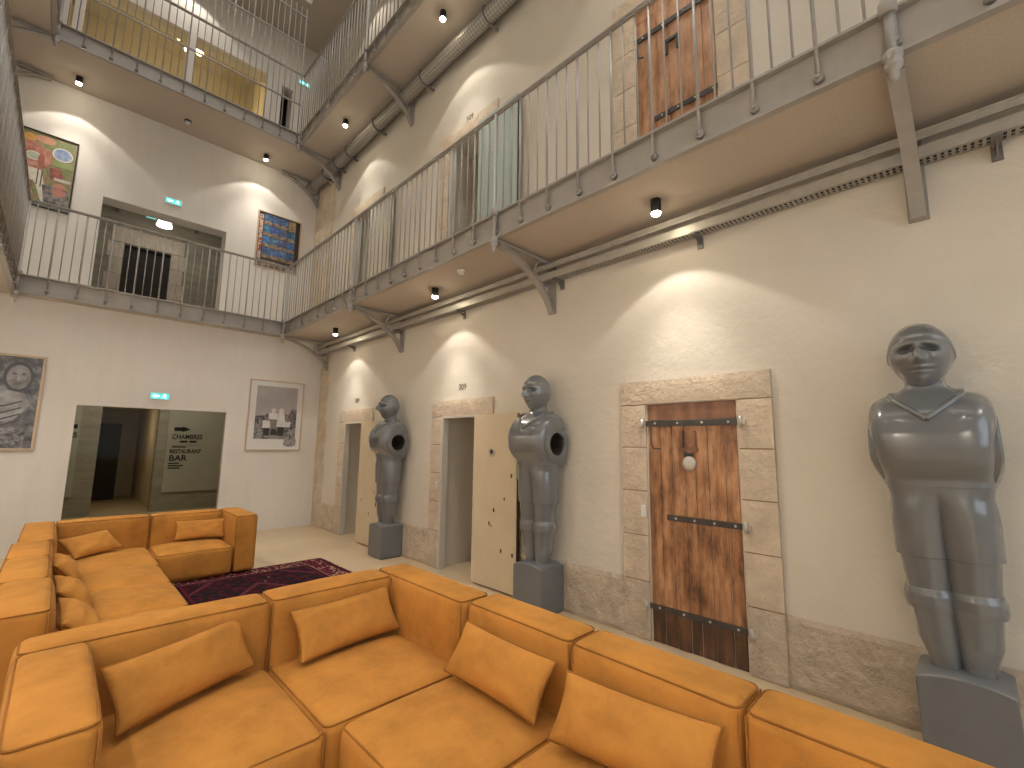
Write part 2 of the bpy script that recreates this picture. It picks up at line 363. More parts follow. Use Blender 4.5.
for a, b in ((0.38, 0.62), (1.50, 1.74)):
    for k in range(6): mb.box(a-(k % 2)*0.05*(a < 1), DH-0.02, DK1+k*0.369+0.004, b+(k % 2)*0.05*(a > 1), DH-0.001, DK1+k*0.369+0.365)
mb.box(0.38, DH-0.02, 6.07, 1.74, DH-0.001, 6.42)
t = mb.build('trim_4', M['stone'], None, 0.006); tag(t, 'stone surround of the dark door upstairs in the corridor', 'door surround', None, 'structure')
area('hall_lamp_ground', (1.2, 12.0, 3.4), (0, 0, 0), 2.4, 0.5, 26, (1.0, 0.96, 0.86))
area('hall_lamp_upper', (1.3, 11.9, 7.0), (0, 0, 0), 2.0, 0.5, 18, (1.0, 0.94, 0.82))
point('passage_lamp', (1.1, 14.6, 1.9), 4, (1.0, 0.82, 0.55))
# beams under the upper corridor slab
for i, x in enumerate((0.42, 1.92)):
    mb = MB(); mb.box(x-0.05, DB+0.37, 7.08, x+0.05, DH-0.01, 7.245); mb.prism([(12.9, 7.08), (13.29, 7.08), (13.29, 6.75)], 'x', x-0.03, x+0.03)
    o = mb.build('ceiling_beam', M['greyd'])
    tag(o, ['dark iron beam over the left side of the upper corridor', 'dark iron beam over the right side of the upper corridor'][i], 'beam', 'iron beams of the upper corridor')
# lettering on the hall wall
def text(name, s, loc, size, mat, align='LEFT', rot=(pi/2, 0, 0), parent=None, bold=0.0, sx=1.0):
    cu = bpy.data.curves.new(name, 'FONT'); cu.body = s; cu.size = size; cu.extrude = 0.001; cu.align_x = align; cu.offset = bold
    cu.materials.append(mat); o = bpy.data.objects.new(name, cu); COL.objects.link(o)
    q = parent; off = Vector((0,0,0))
    while q: off += q.location; q = q.parent
    bpy.context.view_layer.update(); me = bpy.data.meshes.new_from_object(o.evaluated_get(bpy.context.evaluated_depsgraph_get()))
    bpy.data.objects.remove(o); bpy.data.curves.remove(cu); o = bpy.data.objects.new(name, me); COL.objects.link(o)
    o.parent = parent; o.location = Vector(loc)-off; o.rotation_euler = rot; o.scale = (sx, 1, 1); return o
t = thing('wall_lettering', (2.15, DH-0.033, 1.5), 'black CHAMBRES, RESTAURANT and BAR lettering with an arrow on the hall wall', 'lettering')
mb = MB(); y = DH-0.036
mb.prism([(1.92, 1.83), (2.08, 1.83), (2.08, 1.81), (2.25, 1.875), (2.08, 1.94), (2.08, 1.92), (1.92, 1.92)], 'y', y, y+0.005)
mb.build('arrow', M['ink'], t)
text('word', 'CHAMBRES', (1.89, y, 1.645), 0.155, M['ink'], parent=t, bold=0.003, sx=0.78)
text('word', 'RESTAURANT', (1.87, y, 1.31), 0.13, M['ink'], parent=t, bold=0.003, sx=0.78)
text('word', 'BAR', (1.87, y, 1.135), 0.19, M['ink'], parent=t, bold=0.003, sx=1.0)
mb = MB()
for x0, x1, z in ((2.05, 2.20, 1.56), (2.24, 2.38, 1.56)): mb.box(x0, y, z, x1, y+0.003, z+0.045)
mb.box(1.88, y, 1.49, 2.50, y+0.003, 1.494)
for x0, x1, z in ((1.91, 2.18, 1.445), (1.87, 2.08, 1.065), (1.87, 2.16, 1.01), (1.87, 2.10, 0.955)): mb.box(x0, y, z, x1, y+0.003, z+0.025)
mb.build('small_print', M['ink'], t)['kind'] = 'stuff'
t = thing('wall_lettering', (0.2, DH-0.033, 1.8), 'tail of an arrow and the letters ES at the left edge of the glass', 'lettering')
mb = MB(); mb.box(0.0, y, 1.83, 0.26, y+0.005, 1.92); mb.build('arrow', M['ink'], t)
text('word', 'CHAMBRES', (0.27, y, 1.645), 0.155, M['ink'], 'RIGHT', parent=t, bold=0.003, sx=0.78)
# glazing
m, nt, b = nodes('clear_glass'); nt.nodes.remove(b)
tr = nt.nodes.new('ShaderNodeBsdfTransparent'); tr.inputs[0].default_value = (0.97, 0.95, 0.88, 1)
gl = nt.nodes.new('ShaderNodeBsdfGlossy'); gl.inputs['Color'].default_value = (0.8, 0.8, 0.8, 1); gl.inputs['Roughness'].default_value = 0.02
lw = nt.nodes.new('ShaderNodeFresnel'); lw.inputs[0].default_value = 1.12; mx = nt.nodes.new('ShaderNodeMixShader')
L(nt, lw.outputs[0], mx.inputs[0]); L(nt, tr.outputs[0], mx.inputs[1]); L(nt, gl.outputs[0], mx.inputs[2]); L(nt, mx.outputs[0], nt.nodes['Material Output'].inputs[0])
M['glass'] = m
t = thing('window_1', (1.1, D+0.05, 0), 'wide floor-to-lintel glass pane in the white end wall', 'window', None, 'structure')
mb = MB(); mb.box(0.145, D+0.03, 0.03, 2.065, D+0.04, 2.105); mb.build('pane', M['glass'], t)
mb = MB(); mb.box(0.142, D+0.02, 0.001, 2.068, D+0.07, 0.03); mb.build('floor_track', M['steel'], t)

# exit signs
def exit_sign(loc, label, wdt=0.26):
    t = thing('exit_sign', loc, label, 'exit sign', 'green emergency exit signs'); x, y, z = loc; h = 0.055
    mb = MB(); mb.box(x-wdt/2, y-0.045, z-h, x+wdt/2, y-0.002, z+h); mb.build('housing', M['plastic'], t, 0.006)
    mb = MB(); mb.box(x-wdt/2+0.008, y-0.049, z-h+0.008, x+wdt/2-0.008, y-0.0455, z+h-0.008); mb.build('lit_face', M['exit'], t)
    mb = MB(); yy = y-0.052; s_ = wdt/0.26
    mb.prism([(x-0.105*s_, z), (x-0.055*s_, z+0.034), (x-0.055*s_, z+0.014), (x-0.005*s_, z+0.014), (x-0.005*s_, z-0.014), (x-0.055*s_, z-0.014), (x-0.055*s_, z-0.034)], 'y', yy, yy+0.0025)
    bx = x+0.055*s_
    mb.prism([(bx-0.008, z+0.02), (bx+0.018, z+0.02), (bx+0.018, z+0.036), (bx-0.008, z+0.036)], 'y', yy, yy+0.0025)
    mb.prism([(bx-0.03, z+0.012), (bx+0.02, z+0.018), (bx+0.035, z+0.004), (bx+0.012, z-0.004), (bx+0.03, z-0.036), (bx+0.018, z-0.038), (bx-0.002, z-0.012), (bx-0.03, z-0.03), (bx-0.036, z-0.022), (bx-0.006, z+0.004)], 'y', yy, yy+0.0025)
    mb.build('pictogram', M['exitw'], t)
exit_sign((1.10, D, 2.315), 'small green exit sign above the glazed opening on the ground floor')
exit_sign((1.075, DB, 6.03), 'small green exit sign above the upper corridor opening')
exit_sign((1.02, DH, 6.85), 'small green exit sign inside the upper corridor, left of its lamp', 0.2)
exit_sign((3.19, DB, 9.78), 'small green exit sign on the topmost end wall by the corner')
t = thing('corridor_lamp', (1.20, 12.4, 6.45), 'bright white lamp shade hanging in the upper corridor', 'lamp')
mb = MB(); mb.lathe((1.20, 12.4, 6.45), [(0.15, -0.08), (0.11, 0.07), (0.02, 0.075)], 20); mb.build('lamp_shade', M['shade'], t)
mb = MB(); mb.cyl((1.20, 12.4, 6.53), (1.20, 12.4, 7.25), 0.008); mb.build('cord', M['black'], t)

# ------------------------------------------------------------------ room behind the top windows
mb = MB()
Yr = DB+0.36
mb.box(-1.4, Yr+2.2, 7.6, 3.4, Yr+2.3, 10.9); mb.box(-1.5, Yr, 7.6, -1.4, Yr+2.3, 10.9); mb.box(3.4, Yr, 7.6, 3.5, Yr+2.3, 10.9)
mb.box(-1.5, Yr, 10.8, 3.5, Yr+2.3, 10.9); mb.box(-1.5, Yr, 7.65, 3.5, Yr+2.3, 7.7); mb.box(2.62, Yr, 7.7, 2.68, Yr+2.3, 10.8)
mb.box(-1.4, Yr+1.9, 9.7, 2.6, Yr+2.199, 10.05)
M['yellow'] = pm('honey_plaster', (0.55, 0.49, 0.37), 0.9, 0.06, 2, stretch=(3, 1, .5))
struct(mb, 'wall_lounge', M['yellow'], 'honey-coloured lit room behind the top windows', 'lit room')
point('lounge_lamp', (0.2, Yr+0.9, 9.4), 13, (1.0, 0.80, 0.48)); point('lounge_lamp', (1.9, Yr+0.9, 9.4), 13, (1.0, 0.80, 0.48))
t = thing('window_2', (1.0, DB+0.02, DK2), 'top window with white mullions looking into the honey-lit room', 'window', None, 'structure')
for x in (-0.50, 1.07, 2.50):
    mb = MB(); mb.box(x-0.065, DB-0.03, DK2, x+0.065, DB+0.12, 9.579); mb.build('mullion', M['white'], t, 0.005)
mb = MB()
for a, b in ((-0.62, -0.565), (-0.43, 1.0), (1.14, 2.43)): mb.box(a, DB+0.08, DK2+0.05, b, DB+0.09, 9.58)
mb.build('pane', M['glass'], t)
t = thing('chandelier', (1.08, Yr+0.7, 10.12), 'cluster of glowing glass globes hanging behind the top window', 'chandelier')
for i, (dx, dy, dz) in enumerate(((-.20, 0, .16), (-.12, .1, .12), (.03, -.05, .06), (.05, .1, -.06), (.25, 0, -.04), (0.10, -0.1, -.12))):
    r = (0.07, 0.05, 0.05, 0.06, 0.08, 0.05)[i]
    mb = MB(); mb.lathe((1.08+dx, Yr+0.7+dy, 10.12+dz), [(0.001, -r)]+[(r*sin(a), -r*cos(a)) for a in (0.5, 1.0, 1.57, 2.1, 2.6)]+[(0.001, r)], 14); mb.build('globe', M['bulb'], t)
mb = MB()
for dx, dy, dz in ((-.20, 0, .23), (.03, -.05, .11), (.25, 0, .04)): mb.cyl((1.08+dx, Yr+0.7+dy, 10.12+dz), (1.08+dx, Yr+0.7+dy, 10.78), 0.005, n=6)
mb.build('cord', M['black'], t)

# ------------------------------------------------------------------ framed posters
def poster(x0, x1, z0, z1, yw, label, frame, inset, art, thick=0.035, fw=0.02):
    t = thing('framed_poster', ((x0+x1)/2, yw, z0), label, 'poster', 'framed posters on the end walls')
    mb = MB(); y0 = yw-thick
    for a, b, c, d in ((x0, x1, z0, z0+fw), (x0, x1, z1-fw, z1), (x0, x0+fw, z0+fw, z1-fw), (x1-fw, x1, z0+fw, z1-fw)): mb.box(a, y0, c, b, yw-0.002, d)
    mb.build('frame', frame, t, 0.003)
    mb = MB(); mb.box(x0+fw, yw-0.020, z0+fw, x1-fw, yw-0.004, z1-fw); mb.build('mount', M['art_white'], t)
    mb = MB(); mats = []; w_, h_ = x1-x0-2*fw, z1-z0-2*fw; cnt = [0]
    def put(poly, mat, lay=None):
        if mat not in mats: mats.append(mat)
        mb.mi = mats.index(mat); cnt[0] += 1; l_ = cnt[0] if lay is None else lay
        mb.prism([(x0+fw+u*w_, z0+fw+v*h_) for u, v in poly], 'y', yw-0.0206-0.00012*l_, yw-0.0202)
    art(put); mb.build('print', mats, t)
    return t
def R(a, b, c, d): return [(a, c), (b, c), (b, d), (a, d)]
def Ell(cx, cy, rx, ry, n=20, a0=0, a1=2*pi): return [(cx+rx*cos(a0+(a1-a0)*k/n), cy+ry*sin(a0+(a1-a0)*k/n)) for k in range(n)]
C_ = {}
def cm(c, noise_stops=None, sc=9, rough=0.35):
    key = (c, str(noise_stops), sc)
    if key not in C_: C_[key] = pm('print_ink', c, rough, 0.15, sc, stops=noise_stops)
    return C_[key]
g = lambda v: (v*1.02, v, v*0.98)
def art_family(put):   # old black-and-white photograph of a family on a heath
    put(R(.11, .90, .15, .93), cm((.36, .32, .32), [(.3, (.30, .27, .27)), (.7, (.42, .38, .38))], 3))
    put(R(.11, .90, .15, .48), cm((.10, .09, .09), [(.38, (.03, .03, .03)), (.5, (.13, .12, .12)), (.62, (.33, .30, .30))], 22))
    put([(.11, .48), (.3, .50), (.42, .57), (.6, .53), (.75, .52), (.80, .60), (.90, .60), (.90, .44), (.11, .42)], cm((.10, .09, .09), [(.38, (.03, .03, .03)), (.5, (.10, .09, .09)), (.62, (.26, .24, .24))], 30))
    put([(.11, .15), (.11, .33), (.3, .27), (.5, .22), (.9, .28), (.9, .15)], cm((.22, .20, .20), [(.36, (.08, .08, .08)), (.62, (.34, .32, .32))], 24))
    wh, dk, md = cm((.62, .59, .58)), cm((.025, .024, .024)), cm((.2, .18, .18))
    put(Ell(.45, .57, .045, .035), wh); put(R(.36, .53, .44, .54), wh); put(R(.40, .52, .25, .44), md); put([(.41, .21), (.53, .21), (.51, .30), (.43, .30)], dk)
    put(Ell(.60, .57, .05, .04), wh); put([(.54, .54), (.66, .54), (.70, .33), (.52, .33)], wh); put(R(.55, .67, .20, .33), dk)
    put(Ell(.33, .44, .04, .03), md); put([(.26, .42), (.39, .42), (.41, .31), (.25, .31)], wh); put(R(.28, .39, .20, .31), dk)
    put(Ell(.74, .43, .035, .03), md); put([(.66, .41), (.80, .41), (.78, .33), (.66, .33)], wh)
    put(R(.68, .92, .055, .16), cm((.3, .28, .28), [(.4, (.12, .11, .11)), (.6, (.5, .48, .48))], 40)); put(R(.72, .86, .045, .055), dk)
poster(2.405, 3.365, 1.445, 2.755, D, 'pale-framed black-and-white photograph of a family, right of the glazed opening', M['pale'], 0.1, art_family)
def art_relief(put):   # grey carved figure with a round face
    put(R(0, 1, 0, 1), cm((.10, .10, .10), [(.34, (.025, .025, .028)), (.5, (.10, .097, .10)), (.66, (.27, .26, .26))], 9))
    put(Ell(.60, .78, .27, .165), cm((.05, .05, .055))); put(Ell(.61, .775, .215, .135), cm((.22, .21, .21), [(.35, (.13, .12, .12)), (.65, (.32, .30, .30))], 8))
    put(Ell(.69, .81, .045, .014, 12), cm((.10, .10, .10))); put(Ell(.53, .81, .045, .014, 12), cm((.10, .10, .10))); put([(.6, .81), (.64, .74), (.57, .74)], cm((.34, .32, .32))); put(Ell(.60, .70, .06, .009, 12), cm((.10, .10, .10)))
    put([(.02, .58), (.3, .64), (.75, .60), (.88, .48), (.62, .30), (.05, .26)], cm((.27, .26, .26), [(.35, (.12, .12, .12)), (.65, (.42, .40, .40))], 5))
    for k in range(4): put([(.05, .50-k*.07), (.4, .46-k*.07), (.72, .52-k*.07), (.73, .505-k*.07), (.4, .44-k*.07), (.05, .48-k*.07)], cm((.06, .06, .06)))
    put(R(.0, .85, .04, .22), cm((.10, .10, .11), [(.4, (.03, .03, .03)), (.6, (.28, .27, .27))], 20))
poster(-0.86+0.02, -0.235, 1.44, 2.765, D, 'wood-framed picture of a grey carved figure with a round face, left on the ground floor', M['pale'], 0, art_relief, fw=0.03)
def art_figure(put):   # painted figure in pink jacket and white trousers
    put(R(0, 1, 0, 1), cm((.22, .20, .12), [(.32, (.24, .11, .06)), (.45, (.30, .24, .12)), (.56, (.15, .20, .09)), (.68, (.34, .27, .13))], 9))
    put(R(.0, .15, .85, 1), cm((.06, .04, .04))); put(Ell(.30, .90, .09, .055), cm((.62, .33, .08))); put(Ell(.52, .92, .16, .05), cm((.50, .25, .16)))
    put([(.12, .84), (.35, .86), (.62, .78), (.68, .62), (.56, .52), (.50, .48), (.15, .50), (.08, .64)], cm((.46, .19, .14), [(.36, (.30, .10, .07)), (.64, (.55, .27, .21))], 11))
    put(Ell(.80, .78, .16, .095), cm((.62, .60, .55))); put(Ell(.80, .78, .14, .08), cm((.20, .28, .46), [(.35, (.14, .20, .38)), (.65, (.40, .46, .56))], 12))
    put(Ell(.38, .66, .11, .06), cm((.62, .60, .56))); put(Ell(.38, .66, .09, .045), cm((.36, .42, .32)))
    put([(.10, .50), (.52, .49), (.56, .40), (.64, .14), (.70, .08), (.58, .06), (.46, .30), (.36, .32), (.30, .28), (.14, .28)], cm((.66, .61, .52), [(.35, (.54, .48, .38)), (.65, (.72, .68, .60))], 8))
    put(R(.47, .49, .28, .50), cm((.10, .08, .05))); put(R(.53, .55, .26, .49), cm((.10, .08, .05)))
    put([(.64, .56), (.78, .58), (.86, .48), (.78, .36), (.66, .42)], cm((.26, .08, .06), [(.35, (.15, .04, .04)), (.65, (.42, .14, .10))], 14))
    put(R(.72, .98, .40, .44), cm((.55, .52, .44))); put(Ell(.82, .28, .12, .09), cm((.48, .22, .16))); put(Ell(.30, .16, .14, .07), cm((.62, .42, .12))); put([(.10, .34), (.44, .32), (.42, .20), (.12, .22)], cm((.22, .13, .06)))
    put([(.56, .30), (.98, .30), (.98, .06), (.62, .06)], cm((.16, .15, .15), [(.4, (.08, .08, .09)), (.6, (.30, .26, .24))], 12)); put(Ell(.82, .24, .11, .06), cm((.45, .20, .15))); put(Ell(.50, .62, .05, .10), cm((.34, .12, .09))); put(Ell(.22, .58, .05, .10), cm((.36, .13, .10))); put(R(.66, .98, .60, .68), cm((.26, .30, .12))); put(R(.16, 1, .0, .06), cm((.16, .17, .17)))
poster(-1.06, -0.255, 5.27, 6.52, DB, 'colourful painting of a figure in a pink jacket, upper left behind the railing', M['dark'], 0, art_figure, fw=0.018)
t = bpy.data.objects
mb = MB()
def art_collage(put):
    put(R(0, 1, 0, 1), cm((.04, .025, .02))); put(R(.02, .10, .1, .95), cm((.55, .50, .42), [(.42, (.30, .05, .03)), (.5, (.6, .55, .5)), (.58, (.32, .12, .06))], 14))
    for r in range(4):
        for c in range(4):
            x0_, x1_ = .12+c*.195, .12+c*.195+.185; z0_, z1_ = .17+r*.205, .17+r*.205+.195
            blue = (.055+.02*((r*3+c) % 3), .12+.02*((r+c) % 3), .24+.05*((r*2+c) % 3))
            if (r, c) == (3, 3): blue = (.36, .28, .14)
            put(R(x0_, x1_, z0_, z1_), cm(blue, [(.35, scl(blue, .55)), (.5, blue), (.68, scl(blue, 1.9))], 11+c))
            put([(x0_, z0_), (x1_, z0_), (x1_, z0_+.05), ((x0_+x1_)/2, z0_+.075), (x0_, z0_+.05)], cm((.24, .17, .10), [(.35, (.12, .08, .05)), (.65, (.42, .32, .22))], 17))
    put(R(.0, 1, .02, .13), cm((.20, .17, .13), [(.4, (.08, .06, .05)), (.6, (.34, .28, .20))], 10))
poster(2.50, 3.37, 5.22, 6.45, DB, 'tall poster of small blue landscape pictures in a grid, upper right', M['pale'], 0, art_collage, fw=0.022)

# ------------------------------------------------------------------ cell doors, stone surrounds
def surround(yc, z0, name_label, h=1.97, wj=0.27, ext=0.63, lint=0.21, blocks=5, seed=0):
    t = thing('stone_surround', (W, yc, z0), name_label, 'door surround', 'stone door surrounds', 'structure')
    top = z0+h
    for sgn in (-1, 1):
        zz = z0; k = 0
        hs = [0.47]+[(h-0.47)/(blocks-1)]*(blocks-1)
        for hh in hs:
            a, b = (yc-ext, yc-0.385) if sgn < 0 else (yc+0.385, yc+ext)
            mb = MB(); rough_block(mb, W-0.03, a, zz+0.005, W-0.001, b, zz+hh-0.005, 0.003, 0.045, seed+k+(9 if sgn > 0 else 0))
            mb.build('jamb_block', M['dado'] if k == 0 else M['stone'], t); zz += hh; k += 1
        mb = MB(); mb.box(W-0.021, a+0.004, z0, W-0.002, b-0.004, top+0.004); mb.build('mortar', M['mortar'], t)
    mb = MB(); rough_block(mb, W-0.032, yc-ext, top+0.005, W-0.001, yc+ext, top+lint, 0.004, 0.045, seed+30)
    mb.build('lintel', M['stone'], t)
    return t
surround(1.65, 0, 'stone surround of the closed brown plank door', seed=1)
surround(4.67, 0, 'stone surround of the open doorway left of the middle statue', seed=41)
surround(7.62, 0, 'stone surround of the farthest open doorway on the ground floor', seed=81)
surround(1.66, DK1, 'stone surround of the reddish plank door on the gallery', h=2.06, blocks=5, seed=121)
surround(4.68, DK1, 'stone surround of the gallery doorway beside the pale blue door', h=2.08, seed=161)
surround(7.66, DK1, 'stone surround of the gallery doorway beside the whitewashed door', h=2.08, seed=201)
def plank_door(name, yc, z0, h, mat, mat_top, mat_low, label, straps, group=None):
    t = thing(name, (W, yc, z0), label, 'door', None, 'structure')
    y0, y1 = yc-0.372, yc+0.372; n = 7; rnd = random.Random(int(yc*100+z0*10))
    cuts = [y0]+[y0+(y1-y0)*(k+rnd.uniform(-.12, .12))/n for k in range(1, n)]+[y1]
    mb = MB()
    for k in range(n): mb.box(W-0.012+rnd.uniform(0, .006), cuts[k]+0.002, z0+0.28, W+0.03, cuts[k+1]-0.002, z0+h-0.145)
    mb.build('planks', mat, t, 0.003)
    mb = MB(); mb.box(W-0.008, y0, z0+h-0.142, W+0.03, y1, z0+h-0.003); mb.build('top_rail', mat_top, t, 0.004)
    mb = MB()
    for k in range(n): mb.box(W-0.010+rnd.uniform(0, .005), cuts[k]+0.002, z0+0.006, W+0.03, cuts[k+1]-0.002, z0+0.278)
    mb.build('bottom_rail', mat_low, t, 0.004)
    for (a, b, z, wd) in straps:
        mb = MB(); mb.bar((W-0.019, yc+a, z0+z), (W-0.019, yc+b, z0+z), 0.010, wd); s_ = mb.build('strap_hinge', M['strap'], t, 0.002)
        for q in range(4):
            yy = yc+a+(b-a)*(q+0.5)/4; mb = MB(); mb.lathe((W-0.024, yy, z0+z), [(0.011, 0), (0.009, -0.005), (0.001, -0.008)], 8, 'x'); mb.build('rivet', M['steel'], s_)
    return t
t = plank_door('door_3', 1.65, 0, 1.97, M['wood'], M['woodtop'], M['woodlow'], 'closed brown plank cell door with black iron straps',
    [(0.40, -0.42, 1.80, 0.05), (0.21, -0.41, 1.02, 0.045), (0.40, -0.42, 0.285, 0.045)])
mb = MB()
for a, b, c, d in ((0.075, 0.045, 1.585, 1.735), (-0.03, -0.06, 1.585, 1.735), (0.085, -0.07, 1.565, 1.60)): mb.box(W-0.035, 1.65+b, c, W-0.012, 1.65+a, d)
mb.build('peephole_frame', M['woodtop'], t, 0.003)
mb = MB(); mb.lathe((W-0.012, 1.655, 1.47), [(0.058, 0), (0.058, -0.012), (0.050, -0.020), (0.02, -0.022), (0.001, -0.021)], 24, 'x'); mb.build('peephole_cover', M['steel'], t)
mb = MB(); mb.box(W-0.020, 1.62, 1.525, W-0.010, 1.70, 1.555); mb.build('cover_hinge', M['strap'], t)
mb = MB(); mb.tube([(W-0.022, 1.99, 1.78), (W-0.024, 1.985, 1.62), (W-0.022, 1.96, 1.585), (W-0.022, 1.90, 1.585)], 0.006, 6); mb.build('latch_hook', M['strap'], t)
for z, yy in ((1.80, 2.055), (0.285, 2.055), (1.80, 1.235), (1.02, 1.235), (0.285, 1.235)):
    mb = MB(); mb.cyl((W-0.045, yy, z-0.04), (W-0.045, yy, z+0.04), 0.016, n=10); mb.box(W-0.05, yy-0.012, z-0.016, W-0.02, yy+0.035*(1 if yy > 1.6 else -1)+0.0, z+0.016); mb.build('hinge_pin', M['steel'], t)
mb = MB(); mb.box(W-0.055, 2.04, 1.0, W-0.031, 2.085, 1.10); o = mb.build('lock_reader', M['plastic'], None, 0.006); tag(o, 'white plastic card lock on the jamb of the brown door', 'card lock', 'card locks')
mb = MB(); mb.box(W-0.055, 5.075, 1.0, W-0.031, 5.115, 1.10); o = mb.build('lock_reader', M['plastic'], None, 0.006); tag(o, 'white plastic card lock beside the open doorway left of the middle statue', 'card lock', 'card locks')
mb = MB(); mb.box(W-0.055, 8.025, 1.0, W-0.031, 8.065, 1.10); o = mb.build('lock_reader', M['plastic'], None, 0.006); tag(o, 'white plastic card lock beside the farthest doorway', 'card lock', 'card locks')
t = plank_door('door_4', 1.66, DK1, 2.06, M['salmon'], M['salmon'], M['salmon'], 'closed reddish plank cell door up on the gallery with black straps',
    [(0.40, -0.42, 1.72, 0.055), (0.20, -0.42, 0.80, 0.05)])
mb = MB()
for a, b, c, d in ((0.08, 0.05, 1.38, 1.52), (-0.04, -0.07, 1.38, 1.52), (0.08, -0.07, 1.50, 1.53)): mb.box(W-0.035, 1.66+b, DK1+c, W-0.012, 1.66+a, DK1+d)
mb.build('peephole_frame', M['strap'], t, 0.003)
mb = MB(); mb.tube([(W-0.03, 2.02, DK1+1.70), (W-0.03, 2.0, DK1+1.52), (W-0.03, 1.95, DK1+1.50)], 0.008, 6); mb.build('latch_hook', M['strap'], t)
# jamb linings of the open doorways
for i, (a, b, z0, h, lab) in enumerate(((*OP[1], 0, 1.97, 'painted jamb lining of the farthest ground floor doorway'), (*OP[2], 0, 1.97, 'painted jamb lining of the doorway left of the middle statue'),
                         (7.30, 8.02, DK1, 2.07, 'painted jamb lining of the far gallery doorway'), (4.31, 5.05, DK1, 2.07, 'painted jamb lining of the gallery doorway beside the blue door'))):
    mb = MB(); x0 = W-0.045
    mb.box(x0, b-0.045, z0, W+0.06, b-0.002, z0+h-0.03); mb.box(x0, a+0.002, z0, W+0.06, a+0.045, z0+h-0.03); mb.box(x0, a+0.002, z0+h-0.03, W+0.06, b-0.002, z0+h-0.002)
    o = mb.build('trim_%d' % (5+i), M['jamb'], None, 0.004); tag(o, lab, 'door jamb', None, 'structure')
# opened door leaves, folded back flat against the wall
def leaf(name, hinge, wd, z0, h, mat, label, x=W-0.10, seed=0, vent=True, planks=False):
    t = thing(name, (x, hinge, z0), label, 'door', None, 'structure'); rnd = random.Random(seed)
    a, b = hinge-wd, hinge; th = 0.055
    mb = MB()
    if planks:
        n = 6
        for k in range(n): mb.box(x-rnd.uniform(0, .006), a+0.012+(b-a-0.012)*k/n+0.003, z0+0.02, x+th, a+0.012+(b-a-0.012)*(k+1)/n-0.003, z0+h)
    else: mb.box(x, a+0.012, z0+0.02, x+th, b, z0+h)
    mb.build('leaf', mat, t, 0.004)
    # worn near edge: dark chipped wood with old green paint
    mb = MB(); pts = []; n = 26
    for k in range(n+1):
        z = z0+0.03+(h-0.05)*k/n; pts.append((a+0.010-abs(noise.noise(Vector((seed, k*0.6, 3))))*0.035, z))
    mb.prism([(a+0.0125, z0+0.03), *pts, (a+0.0125, z0+h-0.02)], 'x', x+0.008, x+th-0.008); mb.build('worn_edge', M['chip'], t)
    if not planks:
        mb = MB(); mb.prism([(a+0.0115, z0+1.22), (a-0.05, z0+1.26), (a-0.062, z0+1.36), (a-0.04, z0+1.52), (a+0.0115, z0+1.56)], 'x', x-0.006, x+0.012); mb.build('green_patch', M['moss'], t)
    if vent:
        yy, zz = hinge-0.33, z0+1.52
        mb = MB(); mb.lathe((x-0.001, yy, zz), [(0.055, 0), (0.052, -0.008), (0.03, -0.008), (0.028, -0.002)], 20, 'x'); mb.build('peephole_ring', M['steel'], t)
        mb = MB(); mb.lathe((x-0.002, yy-0.004, zz), [(0.027, -0.0035), (0.001, -0.0045)], 16, 'x'); mb.build('peephole', M['hole'], t)
    mb = MB()
    for q in range(7):
        yy = a+0.05+rnd.random()*(wd-0.12); zz = z0+0.35+rnd.random()*1.2; r = 0.012+rnd.random()*0.02
        mb.prism([(yy+r*(0.6+0.4*rnd.random())*cos(u)*0.7, zz+r*1.3*(0.6+0.4*rnd.random())*sin(u)) for u in [2*pi*k/9 for k in range(9)]], 'x', x-0.0018, x+0.001)
    mb.build('paint_chips', M['chip'], t)
    return t
leaf('door_2', 4.29, 0.75, 0, 1.965, M['cream'], 'cream cell door opened flat against the wall, left of the middle statue', seed=3)
leaf('door_1', 7.24, 0.75, 0, 1.965, M['cream'], 'cream cell door opened flat against the wall, behind the farthest statue', seed=8, vent=False)
leaf('door_7', 4.33, 0.74, DK1, 2.06, M['blue'], 'pale blue plank door opened flat against the gallery wall', seed=5, planks=True)
leaf('door_8', 7.33, 0.74, DK1, 2.06, M['whitewood'], 'whitewashed plank door opened against the gallery wall near the corner', seed=6, planks=True, vent=False)
# hand-written cell numbers
for loc, lab, s_ in (((W-0.004, 4.74, 2.31), 'small pencilled number above the doorway left of the middle statue', '309'),
                    ((W-0.004, 7.72, 2.31), 'small pencilled number above the farthest doorway', '309'),
                    ((W-0.004, 4.74, 6.17), 'small pencilled number above the gallery doorway with the blue door', '309')):
    o = text('cell_number', s_, loc, 0.11, M['pencil'], rot=(pi/2, 0, -pi/2)); tag(o, lab, 'number', 'pencilled cell numbers')

# ------------------------------------------------------------------ gallery ironwork
def edge_beam(axis, pos, a, b, z0, z1, label, inward):
    """channel beam: web plate with top and bottom flange; `inward` = direction towards the void."""
    t = thing('edge_beam', (pos, a, z0) if axis == 'y' else (a, pos, z0), label, 'beam', 'grey edge beams of the galleries')
    def bx(mb, o0, o1, q0, q1):
        p0, p1 = sorted((pos+inward*o0, pos+inward*o1))
        if axis == 'y': mb.box(p0, a, q0, p1, b, q1)
        else: mb.box(a, p0, q0, b, p1, q1)
    mb = MB(); bx(mb, -0.012, 0.0, z0, z1); mb.build('web', M['grey'], t)
    mb = MB(); bx(mb, -0.012, 0.045, z1-0.014, z1+0.004); mb.build('top_flange', M['grey'], t, 0.002)
    mb = MB(); bx(mb, -0.012, 0.040, z0-0.012, z0+0.006); mb.build('bottom_flange', M['grey'], t, 0.002)
    return t
